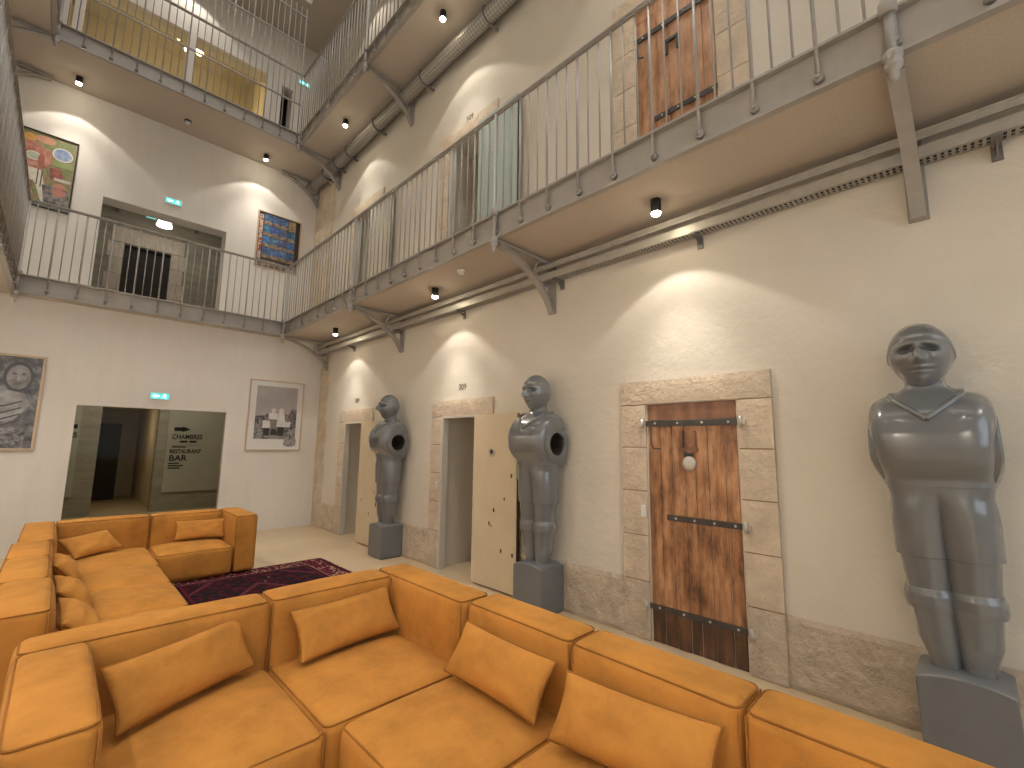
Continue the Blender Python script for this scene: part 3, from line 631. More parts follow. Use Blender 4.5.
def rail(axis, pos, a, b, zb, zt, step, label, inward, bolts=3, phase=0.0, beam_h=0.24, drop=0.72, rails=(), extra_top=None, maxb=100):
    ax = lambda u, o, z: (pos+inward*o, u, z) if axis == 'y' else (u, pos+inward*o, z)
    t = thing('gallery_railing', ax(a, 0, zb), label, 'railing', 'grey bar railings of the galleries')
    mb = MB(); mb.bar(ax(a, 0.03, zt), ax(b, 0.03, zt), 0.046, 0.020); mb.bar(ax(a, 0.03, zt-0.017), ax(b, 0.03, zt-0.017), 0.026, 0.014); mb.build('handrail', M['grey'], t, 0.003)
    for zr in rails:
        mb = MB(); mb.bar(ax(a, 0.03, zr), ax(b, 0.03, zr), 0.03, 0.022); mb.build('cross_rail', M['grey'], t)
    top = extra_top or zt-0.02
    mb = MB(); u0 = a+phase
    mb.cyl(ax(u0, 0.03, zb), ax(u0, 0.03, top), 0.0075, n=6); thin = mb.build('baluster', M['grey'], t)
    mb = MB(); mb.cyl(ax(u0, 0.03, zb-beam_h*drop), ax(u0, 0.03, top), 0.0115, n=8); thick = mb.build('main_baluster', M['grey'], t)
    mb = MB(); zc = zb-beam_h*0.78
    if axis == 'y':
        mb.lathe((pos, u0, zc), [(0.026, 0), (0.026, inward*0.030), (0.022, inward*0.036)], 14, 'x'); mb.lathe((pos+inward*0.036, u0, zc), [(0.014, 0), (0.014, inward*0.012), (0.004, inward*0.016)], 8, 'x')
    else:
        mb.lathe((u0, pos, zc), [(0.026, 0), (0.026, inward*0.030), (0.022, inward*0.036)], 14, 'y'); mb.lathe((u0, pos+inward*0.036, zc), [(0.014, 0), (0.014, inward*0.012), (0.004, inward*0.016)], 8, 'y')
    eye = mb.build('bolt_eye', M['grey'], thick)
    n = int((b-u0)/step+1e-6)
    for k in range(1, n+1):
        d = (0, k*step, 0) if axis == 'y' else (k*step, 0, 0)
        if k % bolts == 0: c = dup(thick, d, t); dup(eye, (0,0,0), c)
        elif k > 1: dup(thin, d, t)
    thin.location = Vector((0, step, 0) if axis == 'y' else (step, 0, 0))
    return t
edge_beam('y', XE, -5.2, YE-0.045, G1, DK1, 'grey steel edge beam of the first floor gallery along the right wall', -1)
edge_beam('x', YE, XL, XE, G1, DK1, 'grey steel edge beam of the first floor gallery across the end wall', -1)
edge_beam('y', XL, -5.2, YE-0.045, G1, DK1, 'grey steel edge beam of the first floor gallery on the left', 1)
edge_beam('y', XE, -5.2, YE-0.045, G2, DK2, 'grey steel edge beam of the second floor gallery along the right wall', -1)
edge_beam('x', YE, XL, XE, G2, DK2, 'grey steel edge beam of the second floor gallery across the end', -1)
edge_beam('y', XL, -5.2, YE-0.045, G2, DK2, 'grey steel edge beam of the second floor gallery on the left', 1)
rail('y', XE, -0.56, YE-0.03, DK1+0.004, 4.925, 0.1117, 'grey bar railing of the first floor gallery along the right wall', -1)
rail('x', YE, XL+0.02, XE-0.05, DK1+0.004, 4.925, 0.1035, 'grey bar railing of the first floor gallery across the end wall', -1, drop=0.98)
rail('y', XL, 2.5, YE-0.03, DK1+0.004, 4.925, 0.1117, 'grey bar railing of the first floor gallery on the left edge', 1)
rail('y', XE, 2.6, YE-0.03, DK2+0.004, 9.02, 0.1117, 'grey bar railing of the second floor gallery along the right wall', -1)
rail('x', YE, XL+0.02, XE-0.05, DK2+0.004, 9.02, 0.1035, 'tall grey bar screen across the end of the second floor gallery', -1, rails=(8.36, 9.68, 10.34), extra_top=10.55)
rail('y', XL, 4.2, YE-0.03, DK2+0.004, 9.02, 0.1117, 'grey bar railing of the second floor gallery on the left edge', 1)

def bracket(y, zs, side, label):
    """cast-iron quarter bracket from the wall to the gallery edge, soffit at zs; side=+1 right wall."""
    X = (lambda d: W-d) if side > 0 else (lambda d: XW+d)
    reach = 0.84 if side > 0 else 0.835
    t = thing('iron_bracket', (X(0), y, zs-0.57), label, 'bracket', 'cast iron gallery brackets')
    mb = MB(); mb.bar((X(0.014), y, zs-0.57), (X(0.014), y, zs-0.001), 0.10, 0.026, (1, 0, 0)); mb.build('wall_leg', M['grey'], t, 0.003)
    mb = MB(); mb.bar((X(0.02), y, zs-0.016), (X(reach), y, zs-0.016), 0.05, 0.03); mb.build('top_bar', M['grey'], t, 0.003)
    mb = MB(); pts = []
    for k in range(17):
        a = k/16*pi/2; d, z = reach*(1-sin(a)**1.25)+0.01, 0
        u = k/16; pts.append((X(0.03+(reach-0.05)*(0.62*(1-sin(a))+0.38*(1-u))), y, zs-0.045-0.50*(0.62*(1-cos(a))+0.38*u)))
    # ribbon with depth
    for q in range(16): 
        p, r = Vector(pts[q]), Vector(pts[q+1]); mb.bar(p, r+(r-p)*0.12, 0.034, 0.075, (0, 1, 0))
    mb.build('curved_strut', M['grey'], t)
    mb = MB(); c = (X(0.165), y, zs-0.158); mb.tube([(c[0]+0.134*cos(u), y, c[2]+0.134*sin(u)) for u in [2*pi*k/24 for k in range(24)]], 0.016, 8, closed=True); mb.build('ring', M['grey'], t)
    mb = MB(); mb.tube([(X(0.03), y, zs-0.40), (X(0.08), y, zs-0.385), (X(0.115), y, zs-0.42)], 0.011, 6); mb.build('scroll', M['grey'], t)
    return t
def post(x, y, zs, deck, label, inward=-1):
    t = thing('edge_post', (x, y, zs-0.14), label, 'post', 'cast iron posts on the gallery edge')
    c = (x+inward*0.042, y, 0); prof = [(0.004, zs-0.15), (0.017, zs-0.14), (0.024, zs-0.12), (0.020, zs-0.10), (0.030, zs-0.085), (0.040, zs-0.07), (0.040, zs-0.05), (0.032, zs-0.04), (0.044, zs-0.02), (0.044, zs+0.005), (0.034, zs+0.015)]
    mb = MB(); mb.lathe(c, prof, 18); mb.build('foot', M['grey'], t)
    mb = MB(); mb.lathe(c, [(0.021, zs+0.012), (0.021, deck-0.03)], 14); mb.build('shaft', M['grey'], t)
    mb = MB(); mb.lathe(c, [(0.034, deck-0.035), (0.040, deck-0.02), (0.040, deck+0.03), (0.028, deck+0.045), (0.020, deck+0.05), (0.018, deck+1.05)], 16); mb.build('collar', M['grey'], t)
where = {0.128: 'nearest the viewer', 3.12: 'second from the viewer', 6.2: 'third from the viewer', 9.0: 'next to the end wall'}
for y, wh in where.items():
    bracket(y, G1-0.012, 1, 'cast iron bracket under the first floor gallery, '+wh)
    post(XE, y-0.0, G1-0.012, DK1, 'turned iron post on the first floor gallery, '+wh)
for y, wh in ((6.2, 'by the top lamp'), (9.0, 'at the inner corner')):
    bracket(y, G2-0.012, 1, 'grey cast iron bracket under the second floor gallery, '+wh)
    post(XE, y, G2-0.012, DK2, 'grey turned iron post on the second floor gallery edge, '+wh)
bracket(10.1, G2-0.012, 1, 'grey cast iron bracket in the far corner against the upper end wall')
bracket(10.1, G2-0.012, -1, 'grey cast iron bracket at upper left against the end wall')
bracket(9.0, G2-0.012, -1, 'grey cast iron bracket at the upper left corner of the second floor gallery')
post(XL, 9.0, G2-0.012, DK2, 'grey turned iron post at the upper left inner corner', 1)
post(XL, 9.0, G1-0.012, DK1, 'grey turned iron post at the left end of the first floor end gallery', 1)

# cable tray under the first floor gallery
t = thing('cable_tray', (W-0.07, -1.5, 3.44), 'perforated grey cable tray along the wall below the first floor gallery', 'cable tray')
mb = MB(); x0, x1, z0, z1 = W-0.145, W-0.025, 3.36, 3.53
mb.box(x0, -1.6, z1-0.045, x0+0.004, 9.2, z1); mb.box(x0-0.006, -1.6, z1-0.006, x0+0.02, 9.2, z1+0.004); mb.box(x0-0.008, -1.6, z1-0.055, x0+0.004, 9.2, z1-0.043); mb.build('cover', M['galv'], t)
mb = MB(); mb.box(x0-0.002, -1.6, z0, x0+0.004, 9.2, z0+0.075); mb.box(x0, -1.6, z0, x0+0.022, 9.2, z0+0.003); mb.box(x0+0.058, -1.6, z0, x0+0.066, 9.2, z0+0.003); mb.box(x1-0.012, -1.6, z0, x1, 9.2, z0+0.06)
y = -1.6
while y < 9.2: mb.box(x0+0.02, y, z0, x1-0.01, y+0.016, z0+0.003); y += 0.032
mb.build('perforated_tray', M['galv'], t)
mb = MB()
for q in range(4): mb.cyl((x0+0.02+q*0.026, -1.6, z0+0.018), (x0+0.02+q*0.026, 9.2, z0+0.018), 0.011, n=8)
o = mb.build('cables', M['black'], t); o['kind'] = 'stuff'
for y in (-0.23, 1.49, 2.98, 4.65, 6.2, 7.84):
    mb = MB(); mb.box(x0-0.012, y-0.02, z0-0.022, W-0.002, y+0.02, z0-0.001); mb.prism([(x0+0.02, z0-0.022), (W-0.002, z0-0.022), (W-0.002, z0-0.085)], 'y', y-0.004, y+0.004); mb.box(W-0.02, y-0.024, z0-0.10, W-0.001, y+0.024, z0-0.005); mb.build('tray_arm', M['greyd'], t)
# wrapped duct under the second floor gallery
t = thing('ventilation_duct', (W-0.17, 2.0, 7.27), 'round metal duct with mesh wrap below the second floor gallery', 'duct')
mb = MB(); cx, cz, r = W-0.167, 7.31, 0.103
mb.cyl((cx, 1.6, cz), (cx, 9.95, cz), r, n=28); mb.build('duct', M['galv'], t)
mb = MB()
for k in range(14):
    a = 2*pi*k/14; mb.tube([(cx+r*1.02*cos(a), 1.6, cz+r*1.02*sin(a)), (cx+r*1.02*cos(a), 9.9, cz+r*1.02*sin(a))], 0.0035, 4)
y = 1.6
while y < 7.0: mb.tube([(cx+r*1.02*cos(u), y, cz+r*1.02*sin(u)) for u in [2*pi*k/18 for k in range(18)]], 0.0035, 4, closed=True); y += 0.05
o = mb.build('mesh_wrap', M['greyd'], t)
for y in (2.6, 4.1, 5.6, 7.1, 8.2, 8.75, 9.3):
    mb = MB(); mb.tube([(cx+(r+0.012)*cos(u), y, cz+(r+0.012)*sin(u)) for u in [2*pi*k/20 for k in range(20)]], 0.014, 6, closed=True); mb.box(cx, y-0.02, cz-r-0.03, W-0.002, y+0.02, cz-r-0.008); mb.build('clamp', M['greyd'], t)

# ------------------------------------------------------------------ spot lamps
def downlight(x, y, zs, label, power=24, size=104):
    t = thing('spot_lamp', (x, y, zs-0.11), label, 'spot lamp', 'black cylinder spot lamps under the galleries')
    mb = MB(); mb.lathe((x, y, zs), [(0.001, 0), (0.042, 0), (0.042, -0.11), (0.036, -0.11), (0.036, -0.095), (0.001, -0.095)], 20); mb.build('housing', M['black'], t)
    mb = MB(); mb.lathe((x, y, zs), [(0.001, -0.099), (0.035, -0.099), (0.038, -0.114), (0.032, -0.128), (0.018, -0.136), (0.001, -0.139)], 18); mb.build('lens', M['lens'], t)
    spot('spot_light', (x, y, zs-0.16), power, WARM, size)
    spot('spot_core', (x, y, zs-0.16), power*4.2, WARM, 74, 1.0)
for y, wh in ((1.67, 'above the brown door'), (4.75, 'above the middle doorway'), (7.75, 'closest to the end wall'), (-1.4, 'behind the nearest bracket')):
    downlight(3.27, y, G1, 'black spot lamp under the first floor gallery, '+wh, 20 if y > 0 else 12)
for y, wh in ((1.65, 'out above the reddish door'), (4.63, 'brightest at the top'), (7.63, 'near the second bracket')):
    downlight(3.15, y, G2, 'spot lamp under the second floor gallery, '+wh, 26 if y > 3 else 18)
for x, wh in ((2.45, 'over the blue poster'), (-0.36, 'over the painting of the pink jacket')):
    downlight(x, 9.8, G2, 'spot lamp under the end of the upper gallery, '+wh, 24)
for y in (-1.5, 1.6, 4.7, 7.7):
    for zz, pw in ((G1, 100), (G2, 60)): spot('spot_light', (-1.08, y, zz-0.125), pw, WARM, 125, 1.0, 0.06)
    for zz, pw in ((G1, 640), (G2, 130)): spot('bounce_fill', (-0.85, y, zz-0.125), pw*(0.35 if y > 7 else 1.1), (1.0, 0.95, 0.88), 95, 1.0, 0.06).rotation_euler = (0, math.radians(42), 0)  # second row: added fill without fixtures, bounced off the left wall
t = thing('smoke_detector', (1.1, 9.75, G2), 'dark round smoke detector under the end gallery, between its two spot lamps', 'smoke detector')
mb = MB(); mb.lathe((1.1, 9.75, G2), [(0.001, 0), (0.055, 0), (0.055, -0.03), (0.001, -0.03)], 18); mb.build('base', M['black'], t)
mb = MB(); mb.lathe((1.1, 9.75, G2-0.03), [(0.045, 0), (0.035, -0.03), (0.001, -0.035)], 18); mb.build('cover', M['plastic'], t)
t = thing('smoke_detector', (3.12, 4.02, G1), 'white round smoke detector under the first floor gallery', 'smoke detector')
mb = MB(); mb.lathe((3.12, 4.02, G1), [(0.001, 0), (0.05, 0), (0.05, -0.02), (0.001, -0.02)], 18); mb.build('base', M['plastic'], t)
mb = MB(); mb.lathe((3.12, 4.02, G1-0.02), [(0.04, 0), (0.03, -0.022), (0.001, -0.026)], 18); mb.build('cover', M['plastic'], t)
spot('spot_light', (3.27, 1.65, G3-0.15), 25, WARM); spot('spot_light', (3.2, 4.7, G3-0.15), 25, WARM); spot('spot_light', (3.2, 7.7, G3-0.15), 25, WARM); spot('spot_light', (1.0, 9.8, G3-0.15), 30, WARM)

# ------------------------------------------------------------------ sofas
def tvals(half, r, n):
    e = [0.0, 0.35, 0.7, 1.0]
    a = [-half+r*k for k in e]; m = [-half+r+(2*half-2*r)*k/n for k in range(1, n)]
    return a+m+[half-r*k for k in e[::-1]]
def softbox(mb, x0, y0, z0, x1, y1, z1, r=0.035, bulge=(0, 0, 0), wr=0.004, seed=0, only=None):
    c = Vector(((x0+x1)/2, (y0+y1)/2, (z0+z1)/2)); h = Vector(((x1-x0)/2, (y1-y0)/2, (z1-z0)/2)); r = min(r, min(h)*0.8)
    tv = [tvals(h[i], r, 9) for i in range(3)]
    def mp(p):
        q = Vector(p); inn = Vector([max(-(h[i]-r), min(h[i]-r, q[i])) for i in range(3)]); d = q-inn
        if d.length > 1e-9: q = inn+d.normalized()*r
        n = [q[i]/h[i] for i in range(3)]
        for i in range(3):
            j, k = (i+1) % 3, (i+2) % 3
            b = bulge[i] if not isinstance(bulge[i], tuple) else (bulge[i][0] if n[i] < 0 else bulge[i][1])
            wgt = abs(n[i])**4*(1-n[j]**4)*(1-n[k]**4)
            q[i] += (1 if n[i] > 0 else -1)*(b*wgt+wr*wgt*noise.noise(Vector((q.x*6+seed, q.y*6, q.z*6))))
        return q+c
    for i in range(3):
        j, k = (i+1) % 3, (i+2) % 3
        for sg in (-1, 1):
            vs = []; A, B = tv[j], tv[k]
            for b in B:
                for a in A:
                    p = [0, 0, 0]; p[i] = sg*h[i]; p[j] = a; p[k] = b; vs.append(mp(p))
            n = len(A)
            mb.add(vs, [(v*n+u, v*n+u+1, (v+1)*n+u+1, (v+1)*n+u) for v in range(len(B)-1) for u in range(n-1)], True)
def piping_loop(mb, x0, y0, z, x1, y1, r=0.0048, ins=0.009, cr=0.034):
    x0 += ins; y0 += ins; x1 -= ins; y1 -= ins; pts = []
    for cx, cy, a0 in ((x1-cr, y1-cr, 0), (x0+cr, y1-cr, pi/2), (x0+cr, y0+cr, pi), (x1-cr, y0+cr, 1.5*pi)):
        for k in range(5): a = a0+pi/2*k/4; pts.append((cx+cr*cos(a), cy+cr*sin(a), z))
    mb.tube(pts, r, 6, closed=True)
SH, BH = 0.345, 0.70
def soft_part(name, parent, x0, y0, z0, x1, y1, z1, bulge, seed, pz=True, r=0.042, vert=()):
    mb = MB(); softbox(mb, x0, y0, z0, x1, y1, z1, r, bulge, 0.005, seed); o = mb.build(name, M['sofa'], parent)
    weld(o)
    if pz:
        mb = MB(); piping_loop(mb, x0, y0, z1-0.010, x1, y1)
        for (vx, vy) in vert: mb.tube([(vx, vy, z0+0.02), (vx, vy, z1-0.02)], 0.0045, 6)
        mb.build('piping', M['pipe'], o)
    return o
def weld(o):
    bm = bmesh.new(); bm.from_mesh(o.data); bmesh.ops.remove_doubles(bm, verts=bm.verts, dist=2e-4); bmesh.ops.recalc_face_normals(bm, faces=bm.faces)
    for f in bm.faces: f.smooth = True
    bm.to_mesh(o.data); bm.free()
def module(loc, label, parts, group):
    t = thing('sofa_module', loc, label, 'sofa', group); xs = []; 
    for i, (nm, b, bul) in enumerate(parts):
        z1 = {'seat': SH}.get(nm, BH); q = list(b)
        soft_part(nm, t, q[0], q[1], 0.035, q[2], q[3], z1, bul, seed=i*7+loc[0]*5+loc[1]*3, vert=((q[0]+.008, q[1]+.008), (q[2]-.008, q[1]+.008), (q[0]+.008, q[3]-.008)) if nm != 'seat' else ((q[0]+.008, q[1]+.008), (q[2]-.008, q[1]+.008)))
        xs.append(q)
    X0, Y0, X1, Y1 = min(q[0] for q in xs), min(q[1] for q in xs), max(q[2] for q in xs), max(q[3] for q in xs)
    for fx in (X0+0.08, X1-0.08):
        for fy in (Y0+0.08, Y1-0.08):
            mb = MB(); mb.cyl((fx, fy, 0.0125), (fx, fy, 0.05), 0.022, n=10); mb.build('foot', M['black'], t)
    return t
GN, GF = 'modules of the ochre corner sofa in front', 'modules of the ochre U-shaped sofa at the back'
bx = 0.018
module((0.47, 2.6, 0), 'ochre sofa end module with an armrest, bottom left in front', [
    ('armrest', (-0.04, 2.06, 0.20, 2.917), (0.012, 0.008, 0.012)), ('backrest', (-0.04, 2.92, 0.965, 3.14), (bx, (0.03, 0.012), 0.012)), ('seat', (0.203, 2.10, 0.962, 2.935), (0.01, 0.02, 0.045))], GN)
module((1.46, 2.65, 0), 'ochre corner module of the front sofa with backs on two sides', [
    ('backrest', (0.97, 2.92, 1.745, 3.16), (0.01, (0.03, 0.012), 0.012)), ('backrest', (1.748, 2.17, 1.985, 3.16), ((0.03, 0.012), 0.008, 0.012)), ('seat', (0.97, 2.14, 1.76, 2.935), (0.012, 0.012, 0.04))], GN)
module((1.5, 1.78, 0), 'ochre sofa module between the front corner module and the one below the brown door', [
    ('backrest', (1.785, 1.412, 2.03, 2.160), ((0.03, 0.012), 0.006, 0.012)), ('seat', (1.03, 1.412, 1.80, 2.128), (0.012, 0.01, 0.045))], GN)
module((1.5, 1.03, 0), 'ochre sofa module below the brown door', [
    ('backrest', (1.785, 0.657, 2.03, 1.406), ((0.03, 0.012), 0.006, 0.012)), ('seat', (1.03, 0.657, 1.80, 1.406), (0.012, 0.01, 0.045))], GN)
module((1.5, 0.28, 0), 'ochre sofa module nearest the viewer below the big statue', [
    ('backrest', (1.785, -0.10, 2.03, 0.651), ((0.03, 0.012), 0.006, 0.012)), ('seat', (1.03, -0.10, 1.80, 0.651), (0.012, 0.01, 0.045))], GN)
module((1.38, 6.85, 0), 'ochre sofa module with an armrest at the right end of the back sofa', [
    ('armrest', (1.645, 6.42, 1.885, 7.30), (0.010, 0.008, 0.012)), ('backrest', (0.895, 7.06, 1.643, 7.30), (0.01, (0.03, 0.012), 0.012)), ('seat', (0.895, 6.42, 1.640, 7.075), (0.012, 0.015, 0.04))], GF)
module((0.35, 6.65, 0), 'ochre corner module of the back sofa below the dark glazing', [
    ('backrest', (0.075, 7.06, 0.89, 7.30), (0.01, (0.03, 0.012), 0.012)), ('backrest', (-0.17, 5.99, 0.07, 7.30), ((0.012, 0.03), 0.008, 0.012)), ('seat', (0.06, 5.99, 0.875, 7.075), (0.012, 0.012, 0.04))], GF)
module((0.35, 5.6, 0), 'ochre sofa module right after the corner on the left run', [
    ('backrest', (-0.20, 5.22, 0.05, 5.985), ((0.012, 0.03), 0.006, 0.012)), ('seat', (0.035, 5.22, 0.86, 5.985), (0.012, 0.012, 0.062))], GF)
module((0.35, 4.8, 0), 'ochre sofa module in the middle of the left run', [
    ('backrest', (-0.20, 4.405, 0.05, 5.215), ((0.012, 0.03), 0.006, 0.012)), ('seat', (0.035, 4.405, 0.86, 5.215), (0.012, 0.012, 0.062))], GF)
module((0.35, 4.0, 0), 'ochre sofa module at the near end of the left run with its dark end face', [
    ('backrest', (-0.18, 3.56, 0.07, 4.40), ((0.012, 0.03), 0.006, 0.012)), ('seat', (0.055, 3.56, 0.86, 4.40), (0.012, 0.012, 0.062))], GF)
def pillow(BL, BR, TL, TR, label, th=0.075, seed=0):
    BL, BR, TL, TR = map(Vector, (BL, BR, TL, TR)); c = (BL+BR+TL+TR)/4
    l = ((BR-BL)+(TR-TL))/2; s = ((TL-BL)+(TR-BR))/2; a = l.length/2; l.normalize(); s = s-l*s.dot(l); b = s.length/2; s.normalize(); n = l.cross(s)
    t = thing('scatter_pillow', tuple(c), label, 'pillow', 'ochre scatter pillows on the sofas')
    def P(u, v, sg):
        e = max(0.0, (1-u*u)*(1-v*v)); wz = noise.noise(Vector((u*2.4+seed, v*2.4, sg)))*0.014*e**0.3+noise.noise(Vector((u*6+seed, v*3, sg*2)))*0.006*e**0.3
        x = a*u*(1-0.06*(1-v*v))*1.03; y = b*v*(1-0.07*(1-u*u))*1.05
        sag = 0.012*sin(u*2.2+seed)*(1-v*v)
        return c+l*x+s*(y+sag)+n*(sg*th*e**0.42+wz)
    mb = MB()
    f = lambda k: sin((k*2-1)*pi/2)
    for sg in (-1, 1): mb.grid(lambda u, v: P(f(u), f(v), sg), 26, 18)
    o = mb.build('cover', M['sofa'], t); weld(o)
    mb = MB(); pts = [P(f(k/20), -1, 0) for k in range(20)]+[P(1, f(k/14), 0) for k in range(14)]+[P(f(1-k/20), 1, 0) for k in range(20)]+[P(-1, f(1-k/14), 0) for k in range(14)]
    mb.tube(pts, 0.006, 6, closed=True); mb.build('piping', M['pipe'], t)
pillow((.29, 2.54, .43), (.87, 2.83, .41), (.245, 2.70, .62), (.79, 2.92, .65), 'ochre pillow leaning in the seat beside the front armrest', 0.06, 1)
pillow((1.07, 2.70, .41), (1.70, 2.76, .41), (1.07, 2.86, .62), (1.70, 2.92, .63), 'ochre pillow in the corner seat of the front sofa', 0.06, 2)
pillow((1.60, 2.10, .42), (1.57, 1.44, .41), (1.70, 2.04, .62), (1.745, 1.46, .61), 'ochre pillow tilted across the seat next to the front corner', 0.065, 3)
pillow((1.54, 1.33, .42), (1.62, 0.70, .43), (1.69, 1.32, .62), (1.75, 0.72, .62), 'ochre pillow on the seat below the brown door', 0.065, 4)
pillow((.21, 6.52, .41), (.60, 6.80, .41), (.14, 6.72, .56), (.52, 7.03, .60), 'ochre pillow propped in the left corner of the back sofa', 0.055, 5)
pillow((1.10, 6.93, .41), (1.62, 6.84, .41), (1.17, 7.03, .61), (1.65, 6.98, .60), 'ochre pillow against the right armrest of the back sofa', 0.05, 6)
pillow((.20, 5.88, .43), (.24, 5.26, .42), (.06, 5.90, .58), (.07, 5.32, .60), 'ochre pillow on the left run, first from the corner', 0.08, 7)
pillow((.25, 4.98, .42), (.28, 4.42, .42), (.09, 4.98, .57), (.10, 4.42, .58), 'ochre pillow on the left run, second from the corner', 0.08, 8)
pillow((.28, 4.26, .42), (.29, 3.66, .42), (.11, 4.28, .57), (.12, 3.68, .58), 'ochre pillow on the left run, partly hidden behind the front sofa', 0.08, 9)

# ------------------------------------------------------------------ rug
def rug_mat():
    m, nt, b = nodes('dark_red_rug'); tc = nt.nodes.new('ShaderNodeTexCoord'); sp = nt.nodes.new('ShaderNodeSeparateXYZ'); L(nt, tc.outputs['Generated'], sp.inputs[0])
    def mt(op, a, b_=None, c=None):
        n = nt.nodes.new('ShaderNodeMath'); n.operation = op
        for i, v in enumerate((a, b_, c)):
            if v is None: continue
            if isinstance(v, (int, float)): n.inputs[i].default_value = v
            else: L(nt, v, n.inputs[i])
        return n.outputs[0]
    u = mt('ABSOLUTE', mt('SUBTRACT', sp.outputs['X'], 0.5)); v = mt('ABSOLUTE', mt('SUBTRACT', sp.outputs['Y'], 0.5))
    du = mt('MULTIPLY', mt('SUBTRACT', 0.5, u), 1.95); dv = mt('MULTIPLY', mt('SUBTRACT', 0.5, v), 2.3); e = mt('MINIMUM', du, dv)
    vo = nt.nodes.new('ShaderNodeTexVoronoi'); vo.inputs['Scale'].default_value = 24; vo.distance = 'MANHATTAN'; L(nt, tc.outputs['Object'], vo.inputs['Vector'])
    ck = nt.nodes.new('ShaderNodeTexWave'); ck.inputs['Scale'].default_value = 7; ck.inputs['Distortion'].default_value = 6; ck.wave_type = 'RINGS'; L(nt, tc.outputs['Object'], ck.inputs['Vector'])
    field = ramp(nt, vo.outputs['Color'], [(0.0, (.010, .008, .012)), (0.40, (.030, .005, .010)), (0.62, (.065, .009, .016)), (0.80, (.016, .010, .022)), (0.93, (.20, .14, .10))]); field.color_ramp.interpolation = 'CONSTANT'
    vo2 = nt.nodes.new('ShaderNodeTexVoronoi'); vo2.inputs['Scale'].default_value = 34; vo2.distance = 'CHEBYCHEV'; L(nt, tc.outputs['Object'], vo2.inputs['Vector'])
    bord = ramp(nt, vo2.outputs['Color'], [(0.0, (.05, .006, .014)), (0.5, (.13, .02, .03)), (0.70, (.36, .24, .18)), (0.82, (.08, .01, .02))]); bord.color_ramp.interpolation = 'CONSTANT'
    stripes = ramp(nt, mt('MULTIPLY', e, 3.0), [(0.0, (.05, .005, .012)), (0.12, (0, 0, 0)), (0.75, (.22, .13, .10)), (0.80, (.02, .004, .012)), (0.90, (.10, .008, .02)), (0.97, (.01, .008, .014))]); stripes.color_ramp.interpolation = 'CONSTANT'
    inb = mt('MULTIPLY', mt('GREATER_THAN', e, 0.04), mt('LESS_THAN', e, 0.25))
    # lozenges in the field
    lz = mt('ABSOLUTE', mt('SUBTRACT', mt('FRACT', mt('ADD', mt('MULTIPLY', u, 3.0), mt('MULTIPLY', v, 2.6))), 0.5)); line = mt('LESS_THAN', lz, 0.045)
    mx = nt.nodes.new('ShaderNodeMix'); mx.data_type = 'RGBA'; L(nt, line, mx.inputs['Factor']); L(nt, field.outputs[0], mx.inputs[6]); mx.inputs[7].default_value = (.10, .022, .032, 1)
    m1 = nt.nodes.new('ShaderNodeMix'); m1.data_type = 'RGBA'; L(nt, mt('LESS_THAN', e, 0.33), m1.inputs['Factor']); L(nt, mx.outputs[2], m1.inputs[6]); L(nt, stripes.outputs[0], m1.inputs[7])
    m2 = nt.nodes.new('ShaderNodeMix'); m2.data_type = 'RGBA'; L(nt, inb, m2.inputs['Factor']); L(nt, m1.outputs[2], m2.inputs[6]); L(nt, bord.outputs[0], m2.inputs[7])
    L(nt, m2.outputs[2], b.inputs['Base Color']); b.inputs['Roughness'].default_value = 1.0; b.inputs['Specular IOR Level'].default_value = 0.1
    return m
M['rug'] = rug_mat()
mb = MB()
def rugf(u, v): return (0.80+1.95*u, 4.28+2.3*v, 0.012-0.004*(max(abs(u-.5), abs(v-.5)) > 0.495)+0.0015*sin(u*23)*sin(v*19))
mb.grid(rugf, 40, 46); mb.box(0.80, 4.28, 0.001, 2.75, 6.58, 0.006)
t = thing('patterned_rug', (1.78, 5.43, 0), 'dark red oriental rug on the floor between the two sofas', 'rug')
mb.build('pile', M['rug'], t)
mb = MB(); rnd = random.Random(4)
M['fringe'] = flat('rug_fringe', (.12, .02, .03), 1)
for k in range(90):
    y = 4.30+2.27*k/89; mb.box(2.75, y-0.005, 0.001, 2.775+rnd.random()*0.012, y+0.005, 0.005)
o = mb.build('fringe', M['fringe'], t); o['kind'] = 'stuff'

# ------------------------------------------------------------------ statues (grey football-table figures)
def lerp_tab(tab, z):
    if z <= tab[0][0]: return tab[0][1:]
    for a, b in zip(tab, tab[1:]):
        if z <= b[0]:
            k = (z-a[0])/(b[0]-a[0]) if b[0] > a[0] else 1
            return tuple(x+(y-x)*k for x, y in zip(a[1:], b[1:]))
    return tab[-1][1:]
